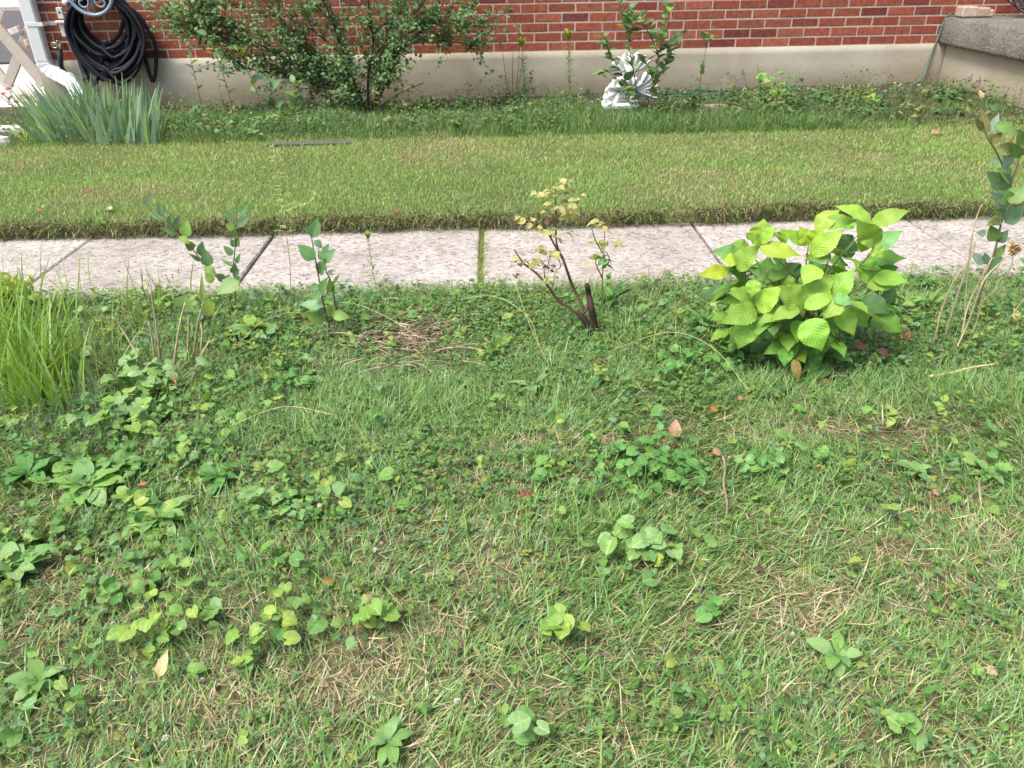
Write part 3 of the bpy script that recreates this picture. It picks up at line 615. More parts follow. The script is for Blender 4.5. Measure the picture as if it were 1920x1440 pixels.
# dead fringe along its cut edge
b = MB(); n_ = 26000; x = rng.uniform(-3.9, 3.9, n_); y = LAWN0-.035+.07*rng.random(n_)+.06*(noise(x, 0, 3., 60)-.5)+.02*(noise(x, 0, 14., 62)-.5)
h0 = np.maximum(hgt(x, y), rng.uniform(0, .085, n_)); ok = rng.random(n_) < .45+.9*noise(x, 0, 5., 61)
x, y, h0 = x[ok], y[ok], h0[ok]; n_ = len(x)
blades(b, np.stack([x, y, h0], -1), rng.normal(-pi/2, .8, n_), rng.uniform(.02, .075, n_), rng.uniform(.0018, .0042, n_), rng.uniform(.2, 1.6, n_), rng.uniform(.3, 1.7, n_),
       choose([(.25, .18, .11), (.11, .075, .045), (.44, .36, .22), (.15, .26, .07), (.05, .035, .02)], [.2, .2, .15, .33, .12], n_), 3)
tag(b.build('dead_grass_fringe', STRAW), 'brown dead grass fringe hanging along the cut lawn edge at the path', 'dead grass', kind='stuff')
# grass growing in the path joint
b = MB(); n_ = 1500; y = np.where(rng.random(n_) < .5, rng.uniform(2.93, 3.68, n_), 2.95+.1*rng.integers(0, 8, n_)+rng.normal(0, .012, n_)); x = -.065+rng.normal(0, .02, n_)*(.4+1.1*noise(y, y*0, 7, 91))
blades(b, np.stack([x, y, -.012+0*x], -1), rng.uniform(0, 2*pi, n_), rng.uniform(.02, .055, n_), rng.uniform(.0015, .003, n_), np.abs(rng.normal(.6, .5, n_)), rng.uniform(.1, .8, n_), choose([(.16, .24, .07), (.22, .27, .09), (.38, .32, .17)], [.4, .4, .2], n_), 3)
tag(b.build('joint_grass', GRASS), 'narrow strip of grass sprouting in the joint between two path slabs', 'grass', kind='stuff')
b = MB(); n_ = 9000; x = rng.uniform(-2.6, 2.8, n_); y = near_edge(x)+rng.uniform(-.08, .05, n_)      # overhang on the near path edge
blades(b, xyz(x, y, .0), rng.normal(pi/2, 1.2, n_), rng.uniform(.02, .07, n_), rng.uniform(.0012, .003, n_), np.abs(rng.normal(.5, .4, n_)), rng.uniform(.1, .9, n_), choose([G_A, G_B, G_C, G_S, G_BR], [.3, .3, .15, .15, .1], n_), 3)
tag(b.build('edge_weeds', GRASS), 'weedy grass spilling onto the near edge of the path', 'weeds', kind='stuff')

b = MB()
for k in range(150):
    px_, py_ = random.uniform(-2.6, 2.8), random.choice([random.uniform(2.98, 3.62), 3.6+abs(random.gauss(0, .03)), 2.98+abs(random.gauss(0, .05))]); s_ = random.uniform(.003, .009); a_ = random.random()*3
    inst(b, TINY, np.array([[px_, py_, .009]]), frames(np.array([[cos(a_), sin(a_), .1]]), np.array([[random.gauss(0, .2), 0, 1.]])), np.array([s_]), np.array([s_*random.uniform(1, 3)]), np.array([.6]), np.array([.3]), np.array([random.choice([(.12, .08, .05), (.3, .22, .12), (.06, .05, .04), (.2, .25, .1)])]))
tag(b.build('path_litter', STRAW), 'dry clippings and crumbs scattered on the path slabs', 'litter', kind='stuff')
# flower bed by the house: grass and leafy weeds, pebbly soil
b = MB(); x, y = scatter(150000, 5.42, 7.15); n_ = len(x)
tall = np.clip(field([(1250, 250, 420, 22), (1050, 240, 260, 25, .8), (480, 235, 260, 26, .8), (760, 250, 120, 14, .6)], x, y), 0, 1); thin = sstep(y, 6.2, 6.75)*.72
thin = np.maximum(thin, field([(1800, 215, 140, 25, .75), (1700, 180, 200, 14, .7), (720, 215, 130, 14, .85), (330, 210, 40, 12, .9)], x, y))
keep = rng.random(n_) < (.5+.7*tall)*(1-thin)*(.1+1.6*fbm(x, y, 4, 70)); x, y, tall = x[keep], y[keep], tall[keep]; n_ = len(x)
blades(b, xyz(x, y, -.003), rng.uniform(0, 2*pi, n_), rng.uniform(.03, .075, n_)*(.8+1.0*tall)*(.5+1.2*fbm(x, y, 2.2, 71)), rng.uniform(.002, .0045, n_), np.abs(rng.normal(.35, .3, n_)), rng.uniform(.1, .9, n_),
       choose([(.06, .145, .04), (.09, .19, .06), (.04, .09, .03), (.15, .25, .085), (.4, .36, .2)], [.3, .28, .18, .17, .07], n_), 3)
tag(b.build('bed_grass', GRASS), 'longer dark grass growing through the flower bed below the house', 'grass', kind='stuff')
b = MB(); x, y = scatter(60000, 5.45, 7.18); n_ = len(x); g_ = fbm(x, y, 3.2, 80)
thin = np.maximum(sstep(y, 6.5, 6.95)*.75, field([(1800, 215, 120, 22, .85), (1650, 185, 120, 9, .8), (740, 215, 110, 14, .85), (330, 210, 40, 12, .9), (1180, 250, 200, 15, .4)], x, y))
keep = rng.random(n_) < np.clip(g_*3.0-1.05, .03, .8)*(1-thin)*(1-.6*field([(1200, 250, 420, 22)], x, y)); x, y = x[keep], y[keep]; n_ = len(x); a_ = rng.uniform(0, 2*pi, n_); l_ = rng.uniform(.010, .034, n_)*(.5+.9*noise(x, y, 2.5, 81))
inst(b, OVATE, xyz(x, y, rng.uniform(.0, .15, n_)*(.15+1.3*noise(x, y, 3, 82))), frames(np.stack([np.cos(a_), np.sin(a_), rng.normal(.2, .5, n_)], -1), nrm(np.stack([rng.normal(0, .4, n_), rng.normal(-.3, .4, n_), np.ones(n_)], -1))),
     l_*rng.uniform(.4, .8, n_), l_, .5, .2, choose([(.05, .12, .035), (.035, .085, .03), (.09, .17, .055), (.07, .14, .09), (.15, .20, .07)], [.3, .25, .22, .15, .08], n_))
tag(b.build('bed_weeds', LEAF), 'low leafy weeds filling the flower bed below the house', 'weeds', kind='stuff')
b = MB()
for k in range(620):
    px = random.choice([random.uniform(320, 1000), random.uniform(950, 1900), random.uniform(1350, 1900)]); py = random.uniform(180, 262); p0 = at(px, py)
    if p0[1] > WY-.1 or p0[1] < 5.5: continue
    if px > 1500 and float(noise(p0[0], p0[1], 2.6, 76)) < .5: continue
    big = random.random() < .12; hh = random.uniform(.05, .13)*(1.8 if big else 1)*(.4+1.1*float(noise(p0[0], p0[1], 2.2, 75))); tp = p0+(random.gauss(0, .03), random.gauss(0, .02), hh); P = smoothp([p0, (p0+tp)/2+(random.gauss(0, .01), 0, .004), tp], 2); b.tube(P, .0018, (.14, .2, .08), 4, cap=False)
    kk = random.randint(6, 14); t = rng.random(kk)**.6; l_ = random.choice([.02, .03, .045, .06])*rng.uniform(.6, 1.1, kk)
    inst(b, OVATE if k % 3 else LANCE, p0+(tp-p0)*t[:, None], frames(nrm(np.stack([rng.normal(0, 1, kk), rng.normal(0, 1, kk), rng.normal(.25, .4, kk)], -1)), nrm(np.array([0, -.4, 1.])+rng.normal(0, .35, (kk, 3)))), l_*(.55 if k % 3 else .25), l_, .6, .2, choose([random.choice([(.045, .11, .035), (.07, .145, .045), (.07, .14, .08), (.11, .18, .06), (.035, .085, .025), (.15, .17, .07)])], [1], kk))
tag(b.build('bed_seedlings', LEAF), 'uneven upright seedlings and taller weeds in the flower bed below the house', 'weeds', kind='stuff')
b = MB(); x = rng.uniform(-3.9, 4, 2600); y = rng.uniform(6.1, 7.2, 2600)
for k in range(2600):
    if rng.random() > .05+.5*sstep(y[k], 6.5, 6.95): continue
    s = random.uniform(.004, .012); b.box((x[k], y[k], float(hgt(x[k], y[k]))+s*.3), (s*2, s*1.6, s*1.2), np.array((.36, .32, .27))*random.uniform(.3, 1.3), np.array(Matrix.Rotation(random.random()*3, 3, 'Z') @ Matrix.Rotation(random.random(), 3, 'X')), .2)
tag(b.build('pebbles', STONE), 'small pale pebbles scattered on the dark soil along the foundation', 'pebbles', kind='stuff')

# ------------------------------------------------------------------ single plants
class ZV:      # converts coordinates read in an enlarged crop of the photograph
    def __init__(s, ox, oy, k): s.ox, s.oy, s.k = ox, oy, k
    def __call__(s, x, y): return s.ox+x/s.k, s.oy+y/s.k
ID = ZV(0, 0, 1)
def stem3(zv, pts, Y0, drift=.03, lean=0.):
    P = [onplane(*zv(*q), Y0+lean*i/(len(pts)-1)+(random.gauss(0, drift) if 0 < i else 0)) for i, q in enumerate(pts)]
    return smoothp(P, 4)
def traced_leaves(b, zv, L_, Y0, T, colf, yj=.03, upmix=.5, curl=(.2, .9), fold=.15, wav=None, drop=0.):
    for k, l in enumerate(L_):
        bx, by, tx, ty, wd = l[:5]; dY = l[5] if len(l) > 5 else random.gauss(0, yj); tone = l[6] if len(l) > 6 else 0
        Y1 = Y0+dY; p0 = onplane(*zv(bx, by), Y1); 
        # tip comes toward the viewer or goes away, so that the leaf shows its face
        p1 = onplane(*zv(tx, ty), Y1); v = p1-p0; L0 = np.linalg.norm(v)
        toward = random.uniform(.05, .45)*L0; p1 = onplane(*zv(tx, ty), Y1-toward if ty > by-.0 or random.random() < .5 else Y1+toward*.8); d = p1-p0; Ld = np.linalg.norm(d)
        view = nrm(CP-(p0+p1)/2); up = nrm(view*(1-upmix)+UP*upmix+rng.normal(0, .12, 3)); c = random.uniform(*curl)
        w_ = wd/zv.k*mpp(p0)
        # start the blade tilted back so that the curled tip lands near the traced point
        R = frames(d[None], up[None])[0]; x_, y_, z_ = R.T; an = c*.5; y2 = y_*cos(an)+z_*sin(an); z2 = z_*cos(an)-y_*sin(an)
        inst(b, T, p0[None], np.stack([x_, y2, z2], 1)[None], np.array([w_*1.05]), np.array([Ld*1.06]), np.array([c]), np.array([fold]), np.array([colf(tone)]), wav)
def autoleaves(b, P, n_, l, wr, T, colf, start=.25, elev=.5, curl=.5, spread=1.):
    P = np.asarray(P); m_ = len(P)
    for k in range(n_):
        t = start+(1-start)*(k+random.random()*.6)/n_; i = min(m_-2, int(t*(m_-1))); q = P[i]+(P[i+1]-P[i])*(t*(m_-1)-i); tn = nrm(P[i+1]-P[i])
        a_ = k*2.4+random.gauss(0, .4); h = np.array([cos(a_), sin(a_)*.8, 0]); d = nrm(h*spread+tn*random.uniform(.2, .9)+UP*random.uniform(-.2, elev))
        s = l*random.uniform(.65, 1.15)*(1-.35*max(0, t-.75)/.25)
        inst(b, T, q[None], frames(d[None], nrm(UP+rng.normal(0, .35, 3)+np.array([0, -.25, 0]))[None]), np.array([s*wr]), np.array([s]), np.array([curl*random.uniform(.4, 1.4)]), np.array([.25]), np.array([colf(0)]))
def cf(*cols, v=.13):
    cols = gain(np.array(cols))*.9
    return lambda tone=0: np.clip(np.array(cols[int(tone) % len(cols)] if tone else random.choice(cols))*random.uniform(1-v, 1+v)*(1+rng.normal(0, .04, 3)), .01, .8)
SAP = cf((.085, .17, .085), (.10, .20, .12), (.13, .24, .06), (.075, .16, .07)); TW = (.16, .11, .07)

# hydrangea
hb = at(1500, 672); HY = hb[1]+.03
hyd = thing('hydrangea', (hb[0], HY, hb[2]), 'large lime green hydrangea with broad toothed leaves beside the path', 'hydrangea')
Z7 = ZV(1250, 340, 1920/670.)
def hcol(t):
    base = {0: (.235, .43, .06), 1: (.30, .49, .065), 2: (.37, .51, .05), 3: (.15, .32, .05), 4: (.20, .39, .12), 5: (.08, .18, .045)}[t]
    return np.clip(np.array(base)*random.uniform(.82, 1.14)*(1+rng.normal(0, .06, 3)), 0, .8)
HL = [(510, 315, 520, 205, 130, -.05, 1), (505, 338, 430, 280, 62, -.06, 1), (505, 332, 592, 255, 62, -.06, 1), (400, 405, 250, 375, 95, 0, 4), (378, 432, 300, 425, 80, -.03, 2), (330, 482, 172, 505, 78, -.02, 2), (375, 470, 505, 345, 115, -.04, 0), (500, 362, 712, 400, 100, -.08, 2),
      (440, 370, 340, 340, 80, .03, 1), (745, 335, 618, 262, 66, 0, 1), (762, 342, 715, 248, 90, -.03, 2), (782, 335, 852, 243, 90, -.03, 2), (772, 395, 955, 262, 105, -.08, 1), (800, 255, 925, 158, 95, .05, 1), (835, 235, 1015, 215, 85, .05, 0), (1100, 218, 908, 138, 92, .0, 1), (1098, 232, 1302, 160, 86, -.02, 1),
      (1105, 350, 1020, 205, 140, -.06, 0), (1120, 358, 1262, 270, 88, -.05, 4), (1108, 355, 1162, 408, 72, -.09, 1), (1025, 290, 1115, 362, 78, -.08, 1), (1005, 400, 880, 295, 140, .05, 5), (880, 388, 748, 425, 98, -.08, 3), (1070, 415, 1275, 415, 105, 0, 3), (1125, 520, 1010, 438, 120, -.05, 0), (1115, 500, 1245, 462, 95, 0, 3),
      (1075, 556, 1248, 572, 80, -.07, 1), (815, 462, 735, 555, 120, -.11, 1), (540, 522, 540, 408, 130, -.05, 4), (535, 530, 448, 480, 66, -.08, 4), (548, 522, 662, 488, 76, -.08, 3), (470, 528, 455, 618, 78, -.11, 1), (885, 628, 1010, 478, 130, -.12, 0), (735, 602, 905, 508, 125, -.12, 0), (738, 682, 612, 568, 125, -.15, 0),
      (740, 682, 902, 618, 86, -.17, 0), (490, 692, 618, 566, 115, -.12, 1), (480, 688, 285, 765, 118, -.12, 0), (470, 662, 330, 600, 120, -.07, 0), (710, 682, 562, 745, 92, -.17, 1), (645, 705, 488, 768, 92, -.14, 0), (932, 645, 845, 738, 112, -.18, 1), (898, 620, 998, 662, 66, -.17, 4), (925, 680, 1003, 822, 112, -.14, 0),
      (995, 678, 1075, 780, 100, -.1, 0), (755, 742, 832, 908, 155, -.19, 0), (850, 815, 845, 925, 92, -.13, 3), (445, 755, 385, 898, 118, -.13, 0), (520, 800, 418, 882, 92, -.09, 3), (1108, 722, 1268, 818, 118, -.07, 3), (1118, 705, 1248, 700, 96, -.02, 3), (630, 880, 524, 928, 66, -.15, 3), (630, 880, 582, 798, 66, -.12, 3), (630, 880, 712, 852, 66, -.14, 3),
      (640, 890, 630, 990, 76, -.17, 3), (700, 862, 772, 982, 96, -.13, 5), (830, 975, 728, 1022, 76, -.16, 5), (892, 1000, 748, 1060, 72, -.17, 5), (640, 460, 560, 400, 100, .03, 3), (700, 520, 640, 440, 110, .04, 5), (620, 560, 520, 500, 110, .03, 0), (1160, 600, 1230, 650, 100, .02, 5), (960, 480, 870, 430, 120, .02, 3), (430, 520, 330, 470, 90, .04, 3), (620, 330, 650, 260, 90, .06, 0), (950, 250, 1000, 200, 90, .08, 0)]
b = MB(); traced_leaves(b, Z7, [(l[0], l[1], l[0]+(l[2]-l[0])*1.02, l[1]+(l[3]-l[1])*1.02, l[4]*1.0, *l[5:]) for l in HL], HY, HYD, hcol, upmix=.42, curl=(.2, 1.25), fold=.16, wav=.10)
hyc = onplane(1500, 545, HY)
for k in range(110):     # the leaves within, mostly darker greens that paint shade into the gaps
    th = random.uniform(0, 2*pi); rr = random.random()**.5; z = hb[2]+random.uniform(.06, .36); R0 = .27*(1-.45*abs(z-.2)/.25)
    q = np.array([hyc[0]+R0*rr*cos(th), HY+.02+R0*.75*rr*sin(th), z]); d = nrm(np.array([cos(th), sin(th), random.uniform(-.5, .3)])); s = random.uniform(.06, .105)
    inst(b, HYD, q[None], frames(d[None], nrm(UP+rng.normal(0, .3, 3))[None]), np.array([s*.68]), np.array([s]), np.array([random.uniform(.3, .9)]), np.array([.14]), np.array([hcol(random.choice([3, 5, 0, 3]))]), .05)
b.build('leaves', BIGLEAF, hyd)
b = MB()
for k, l in enumerate(HL[::2]):
    p1 = onplane(*Z7(l[0], l[1]), HY+l[5]); p0 = np.array([hb[0]+random.uniform(-.05, .07), HY+random.uniform(-.04, .05), hb[2]-.01]); mid = (p0+p1)/2+np.array([(p0-p1)[0]*.2, .01, .03])
    b.tube(smoothp([p0, mid, p1], 4), np.linspace(.004, .0018, 9), (.16, .19, .07) if k % 3 else (.2, .13, .07), 5)
b.build('stems', BARK, hyd)
b = MB(); traced_leaves(b, Z7, [(680, 955, 705, 1075, 60, -.19), ], HY, OVATE, cf((.42, .30, .08))); traced_leaves(b, Z7, [(860, 1050, 800, 1150, 45, -.2), (1130, 900, 1200, 960, 40, -.1), (1000, 880, 1080, 900, 40, -.1), (1280, 850, 1310, 800, 40, -.05)], HY, OVATE, cf((.25, .13, .08)), curl=(1, 1.6)); tag(b.build('withered_leaves', LEAF, hyd), 'yellow brown withered leaves at the foot')

# upright dry stalks beside the hydrangea
def stalks(name, label, zv, L_, base, col, r=.0028, cat='dry stalks', tips=None, group=None):
    q = at(*zv(*base)); o = thing(name, q, label, cat, group)
    for pts in L_:
        b0 = at(*zv(*pts[0])); b0 = min(q[1]+.25, max(q[1]-.25, b0[1])); b = MB(); P = stem3(zv, pts, b0, .008); b.tube(P, np.linspace(r, r*.6, len(P)), np.array(col)*random.uniform(.75, 1.2), 6); b.build('stalk', STRAW, o)
    return o
SCOL = (.38, .31, .20)
stalks('dry_stalks', 'two bent brown dry stalks standing in front of the hydrangea leaves', Z7, [[(905, 1000), (930, 850), (920, 680), (895, 570), (910, 490)], [(1040, 930), (1070, 800), (1130, 650), (1135, 530), (1105, 440)]], (905, 1000), (.22, .15, .08), .0035)
o = stalks('dry_stalks', 'tall clump of pale dry stalks with one withered flower head at the right edge', Z7, [[(1440, 880), (1470, 720), (1540, 540), (1640, 400), (1660, 310)], [(1600, 760), (1610, 560), (1640, 300), (1670, 180), (1695, 125)], [(1540, 930), (1620, 760), (1700, 540), (1780, 450), (1830, 400)], [(1480, 890), (1540, 680), (1600, 500), (1650, 330)], [(1760, 690), (1800, 570), (1850, 460), (1860, 400)], [(1600, 900), (1660, 770), (1700, 650), (1780, 570)], [(1820, 780), (1870, 700), (1920, 630)], [(1420, 920), (1450, 800), (1470, 700)], [(1580, 900), (1590, 800), (1630, 640), (1750, 410)]], (1560, 920), SCOL, .003)
b = MB(); fp = onplane(*Z7(1865, 360), at(*Z7(1540, 930))[1])
for k in range(40):
    v = nrm(rng.normal(0, 1, 3)); inst(b, OVATE, (fp+v*.006)[None], frames(v[None], nrm(rng.normal(0, 1, 3))[None]), np.array([.012]), np.array([.022]), np.array([1.2]), np.array([.3]), np.array([np.array((.5, .33, .18))*random.uniform(.7, 1.2)]))
b.build('withered_flower', STRAW, o)
stalks('cut_stalks', 'cluster of short tan cut stalks among round leaves on the left', ZV(0, 480, 1371/400.), [[(1030, 700), (1020, 560), (990, 350), (970, 220)], [(1110, 770), (1130, 600), (1160, 420), (1190, 300)], [(1230, 740), (1255, 560), (1270, 440), (1310, 290)], [(1190, 720), (1210, 560), (1210, 390)], [(1240, 800), (1280, 660), (1350, 540)], [(1040, 780), (900, 650), (790, 480), (720, 390)], [(1290, 620), (1300, 500), (1290, 440)], [(860, 750), (885, 665)], [(1000, 700), (975, 520), (955, 420)], [(960, 760), (900, 680)]], (1120, 760), (.42, .32, .21), .0042)
stalks('cut_stalks', 'thin dark cut stubs standing at the path edge on the left', ZV(250, 360, 5.54), [[(270, 1060), (200, 930), (135, 820)], [(410, 1030), (370, 930), (330, 850)], [(410, 980), (405, 850)], [(480, 940), (465, 790)], [(350, 960), (320, 900)], [(290, 1060), (240, 950)], [(100, 1010), (88, 800)]], (400, 1040), (.14, .11, .06), .002)
stalks('cut_stalks', 'few thin brown dry stems beside the path right of the rose', ZV(1200, 480, 1), [[(20, 105), (35, 60), (48, 22)], [(12, 110), (16, 60), (17, 15)], [(50, 120), (80, 80)], [(25, 105), (52, 25)]], (20, 105), (.30, .2, .11), .0022)

# traced saplings
Z2 = ZV(250, 360, 5.54)
q = at(440, 590); o = thing('sapling', q, 'young two-stemmed sapling with blue-green oval leaves over the left path slabs', 'sapling', 'young saplings in the beds'); YS = q[1]
b = MB()
for pts in ([(1040, 1250), (940, 960), (860, 880), (740, 750), (620, 600), (460, 440), (320, 300), (170, 190), (140, 100)], [(1060, 1250), (1050, 880), (1040, 760), (1055, 600), (1060, 400), (1070, 200), (1080, 60)]):
    P = stem3(Z2, pts, YS, .006); b.tube(P, np.linspace(.0032, .0012, len(P)), (.22, .2, .10), 6)
b.build('stem', BARK, o)
b = MB(); traced_leaves(b, Z2, [(150, 160, 150, 35, 55), (320, 290, 175, 205, 65), (290, 240, 275, 105, 75), (390, 350, 385, 225, 85), (430, 370, 480, 250, 60), (450, 440, 280, 370, 60), (540, 465, 560, 285, 120), (480, 465, 585, 540, 75), (625, 600, 530, 500, 90), (700, 665, 720, 515, 92), (700, 720, 575, 640, 42), (780, 770, 745, 600, 120), (740, 770, 865, 865, 92), (830, 940, 750, 830, 85), (930, 910, 860, 850, 82),
    (1085, 130, 1140, 40, 32), (1070, 130, 1060, 60, 32), (1085, 230, 1190, 130, 85), (1050, 300, 955, 185, 82), (1080, 360, 1215, 235, 75), (1050, 380, 960, 340, 105), (1050, 470, 1010, 380, 92), (1060, 570, 1010, 490, 72), (1060, 570, 1095, 460, 74), (1030, 660, 940, 560, 74), (1065, 740, 1110, 640, 44), (1040, 770, 920, 710, 42), (1040, 845, 1055, 740, 82), (1050, 890, 1100, 800, 62), (960, 930, 1000, 860, 70), (1060, 940, 1110, 880, 70)], YS, OVATE, SAP, yj=.015, upmix=.25, curl=(.1, .6), fold=.2)
b.build('leaves', LEAF, o)
Z3 = ZV(500, 240, 3.6)
q = at(622, 632); YS = q[1]; o = thing('sapling', q, 'short leafy sapling with reddish stem left of the thin green weed', 'sapling', 'young saplings in the beds'); b = MB()
for pts in ([(440, 1410), (380, 1170), (350, 1000), (320, 840), (300, 720), (290, 670)], [(480, 1290), (440, 1060), (400, 960), (385, 860)]):
    P = stem3(Z3, pts, YS, .006); b.tube(P, np.linspace(.0034, .0012, len(P)), (.17, .10, .06), 6)
b.build('stem', BARK, o)
b = MB(); traced_leaves(b, Z3, [(305, 740, 345, 608, 82), (300, 700, 248, 668, 40), (320, 890, 212, 790, 92), (325, 760, 372, 812, 52), (385, 850, 420, 783, 42), (385, 905, 462, 820, 75), (385, 890, 350, 830, 52), (350, 980, 402, 892, 75), (365, 1110, 412, 1010, 62), (420, 990, 450, 955, 34), (450, 1050, 492, 990, 24), (430, 1110, 420, 1020, 64), (385, 1130, 325, 1180, 75), (380, 1200, 230, 1190, 80), (400, 1250, 490, 1210, 80), (390, 1260, 340, 1220, 70), (440, 1170, 520, 1150, 60), (400, 1310, 250, 1250, 80), (450, 1260, 560, 1280, 70), (370, 1100, 300, 1160, 60), (350, 1060, 290, 1090, 50)], YS, OVATE, SAP, yj=.02, upmix=.3, curl=(.1, .6), fold=.2); b.build('leaves', LEAF, o)
Z6 = ZV(1780, 200, 3.43)
q = at(1836, 600); YS = q[1]; o = thing('sapling', q, 'tall sapling with large dark leaves at the right edge over the lawn', 'sapling', 'young saplings in the beds'); b = MB()
for pts in ([(170, 1380), (185, 1250), (240, 1080), (300, 900), (340, 720), (380, 600), (400, 490), (440, 370), (480, 230), (520, 60)], [(400, 490), (380, 440), (345, 380), (290, 270), (240, 190), (225, 120)]):
    P = stem3(Z6, pts, YS, .005); b.tube(P, np.linspace(.0042, .0014, len(P)), (.17, .12, .08), 6)
b.build('stem', BARK, o)
b = MB(); DS = cf((.10, .19, .05), (.085, .17, .09), (.12, .22, .14), (.14, .15, .05))
traced_leaves(b, Z6, [(240, 180, 205, 10, 55, 0, 3), (215, 150, 165, 80, 45, 0, 3), (260, 170, 318, 45, 50, 0, 2), (290, 115, 442, 170, 65, 0, 0), (270, 230, 335, 165, 62, 0, 3), (400, 290, 320, 250, 80, 0, 3), (440, 330, 405, 235, 92, 0, 0), (385, 385, 345, 315, 80, 0, 2), (330, 350, 250, 355, 34, 0, 2), (390, 470, 305, 400, 100, 0, 0), (385, 525, 245, 420, 110, 0, 1), (380, 615, 478, 515, 115, -.03, 0), (385, 610, 315, 540, 90, -.02, 0), (370, 655, 265, 552, 92, 0, 2), (345, 690, 280, 660, 50, -.02, 0), (360, 750, 482, 640, 105, 0, 1), (340, 720, 240, 765, 70, .01, 0), (330, 740, 262, 745, 50, 0, 3), (300, 865, 265, 765, 82, 0, 0), (320, 875, 378, 795, 65, 0, 1), (290, 970, 362, 888, 52, 0, 0), (250, 1045, 342, 968, 72, 0, 1), (215, 1015, 142, 938, 60, 0, 2), (235, 1015, 230, 940, 55, 0, 1), (480, 240, 440, 150, 80, 0, 0), (490, 180, 560, 120, 90, 0, 1), (500, 300, 580, 260, 80, 0, 0), (235, 820, 175, 810, 45, 0, 2)], YS, OVATE, lambda t: np.array([(.15, .27, .07), (.13, .24, .12), (.22, .33, .25), (.20, .20, .07)][t])*random.uniform(.85, 1.15), upmix=.25, curl=(.1, .6), fold=.2); b.build('leaves', LEAF, o)

def auto_sapling(label, basepx, stems, n_, l, wr=.5, colf=SAP, T=OVATE, name='sapling', cat='sapling', group='young saplings in the beds', r=.004, scol=TW, zv=ID, drift=.02, **kw):
    q = at(*basepx); o = thing(name, q, label, cat, group); b = MB(); bl_ = MB()
    for k, pts in enumerate(stems):
        P = stem3(zv, pts, q[1], drift); b.tube(P, np.linspace(r, r*.35, len(P)), scol, 6)
        autoleaves(bl_, P, n_ if isinstance(n_, int) else n_[k], l, wr, T, colf, **kw)
    b.build('stem', BARK, o); bl_.build('leaves', LEAF, o); return o
Z4 = ZV(1090, 0, 6.26); DK = cf((.065, .14, .07), (.085, .17, .10), (.12, .20, .055), (.07, .15, .06), v=.2)
auto_sapling('many-stemmed leafy sapling growing in front of the white garden ornament', (1215, 216), [[(770, 1400), (700, 1250), (640, 1130), (540, 990), (450, 820), (340, 640), (240, 480)], [(790, 1400), (800, 1290), (830, 1090), (870, 880), (905, 650), (950, 470), (990, 200), (1000, -80)], [(720, 1380), (560, 1200), (480, 1040), (400, 900)], [(690, 1250), (640, 1000), (600, 750), (550, 500), (560, 320), (500, 160), (400, -40)], [(850, 1000), (830, 900), (760, 740), (700, 660)], [(860, 1010), (960, 810), (1040, 640), (1060, 520)], [(560, 500), (600, 250), (560, 60)], [(880, 800), (1040, 620), (1120, 460), (1240, 350)], [(900, 640), (840, 480), (760, 330), (690, 150)], [(450, 820), (330, 830), (200, 860)], [(340, 640), (300, 520), (260, 400)]], (26, 34, 10, 26, 9, 12, 12, 13, 12, 9, 6), .10, .55, DK, zv=Z4, drift=.05, r=.0045)
auto_sapling('slim sapling with sparse leaves right of the garden ornament', (1305, 216), [[(1350, 1350), (1380, 1050), (1430, 750), (1490, 450), (1560, 320)], [(1470, 560), (1450, 420)]], (12, 3), .088, .42, DK, zv=Z4, r=.0035)
auto_sapling('single dark-leaved sapling standing between the iris clump and the big shrub', (378, 212), [[(380, 210), (372, 170), (362, 130), (354, 95), (352, 60)]], 12, .085, .42, DK, r=.0035)
auto_sapling('leafy sapling shoots rising through the left of the big shrub', (440, 232), [[(440, 232), (430, 180), (415, 130), (400, 90), (385, 60)], [(500, 235), (480, 170), (455, 110), (440, 90)], [(520, 225), (510, 180), (505, 140)], [(545, 230), (555, 190), (550, 150)]], (13, 13, 9, 10), .11, .55, DK)
FZ = cf((.12, .22, .08), (.10, .19, .07)); FT = cf((.24, .40, .06), (.28, .42, .07))
def fuzzy(label, basepx, pts, hh, top=1, l=.05, n_=70, zv=ID, r=.0035, tl=.07):
    q = at(*basepx); o = thing('fleabane_weed', q, label, 'weed', 'slender upright weeds'); P = stem3(zv, pts, q[1], .006); b = MB(); b.tube(P, np.linspace(r, r*.5, len(P)), (.16, .20, .08), 6); b.build('stem', BARK, o)
    b = MB(); autoleaves(b, P, n_, l*1.15, .2, LANCE, FZ, start=.1, elev=.3, spread=1.2)
    if top:
        for k in range(34):
            a_ = k*2.4; d = nrm(np.array([cos(a_)*.45, sin(a_)*.45, 1.])); s = tl*random.uniform(.7, 1.1); inst(b, LANCE, (P[-1]-(0, 0, tl*.4*random.random()))[None], frames(d[None], np.array([[cos(a_)*-1, -sin(a_), .3]])), np.array([s*.3]), np.array([s*1.2]), np.array([.5*random.random()]), np.array([.1]), np.array([FT()]))
    b.build('leaves', LEAF, o)
fuzzy('slender weed with spiky bright top against the foundation, left one', (985, 185), [(984, 185), (982, 140), (978, 85)], .5)
fuzzy('slender weed with spiky bright top against the foundation, taller right one', (1068, 185), [(1069, 187), (1067, 130), (1065, 70)], .5)
fuzzy('thin weed with a lime green tuft in front of the middle path slab', (706, 548), [(706, 548), (698, 500), (690, 445)], .2, l=.022, n_=40, r=.0016, tl=.028)
fuzzy('grey-green feathery weed in front of the foundation left of the porch', (1424, 180), [(1428, 182), (1424, 150), (1420, 120)], .2, top=0, l=.05, n_=26)
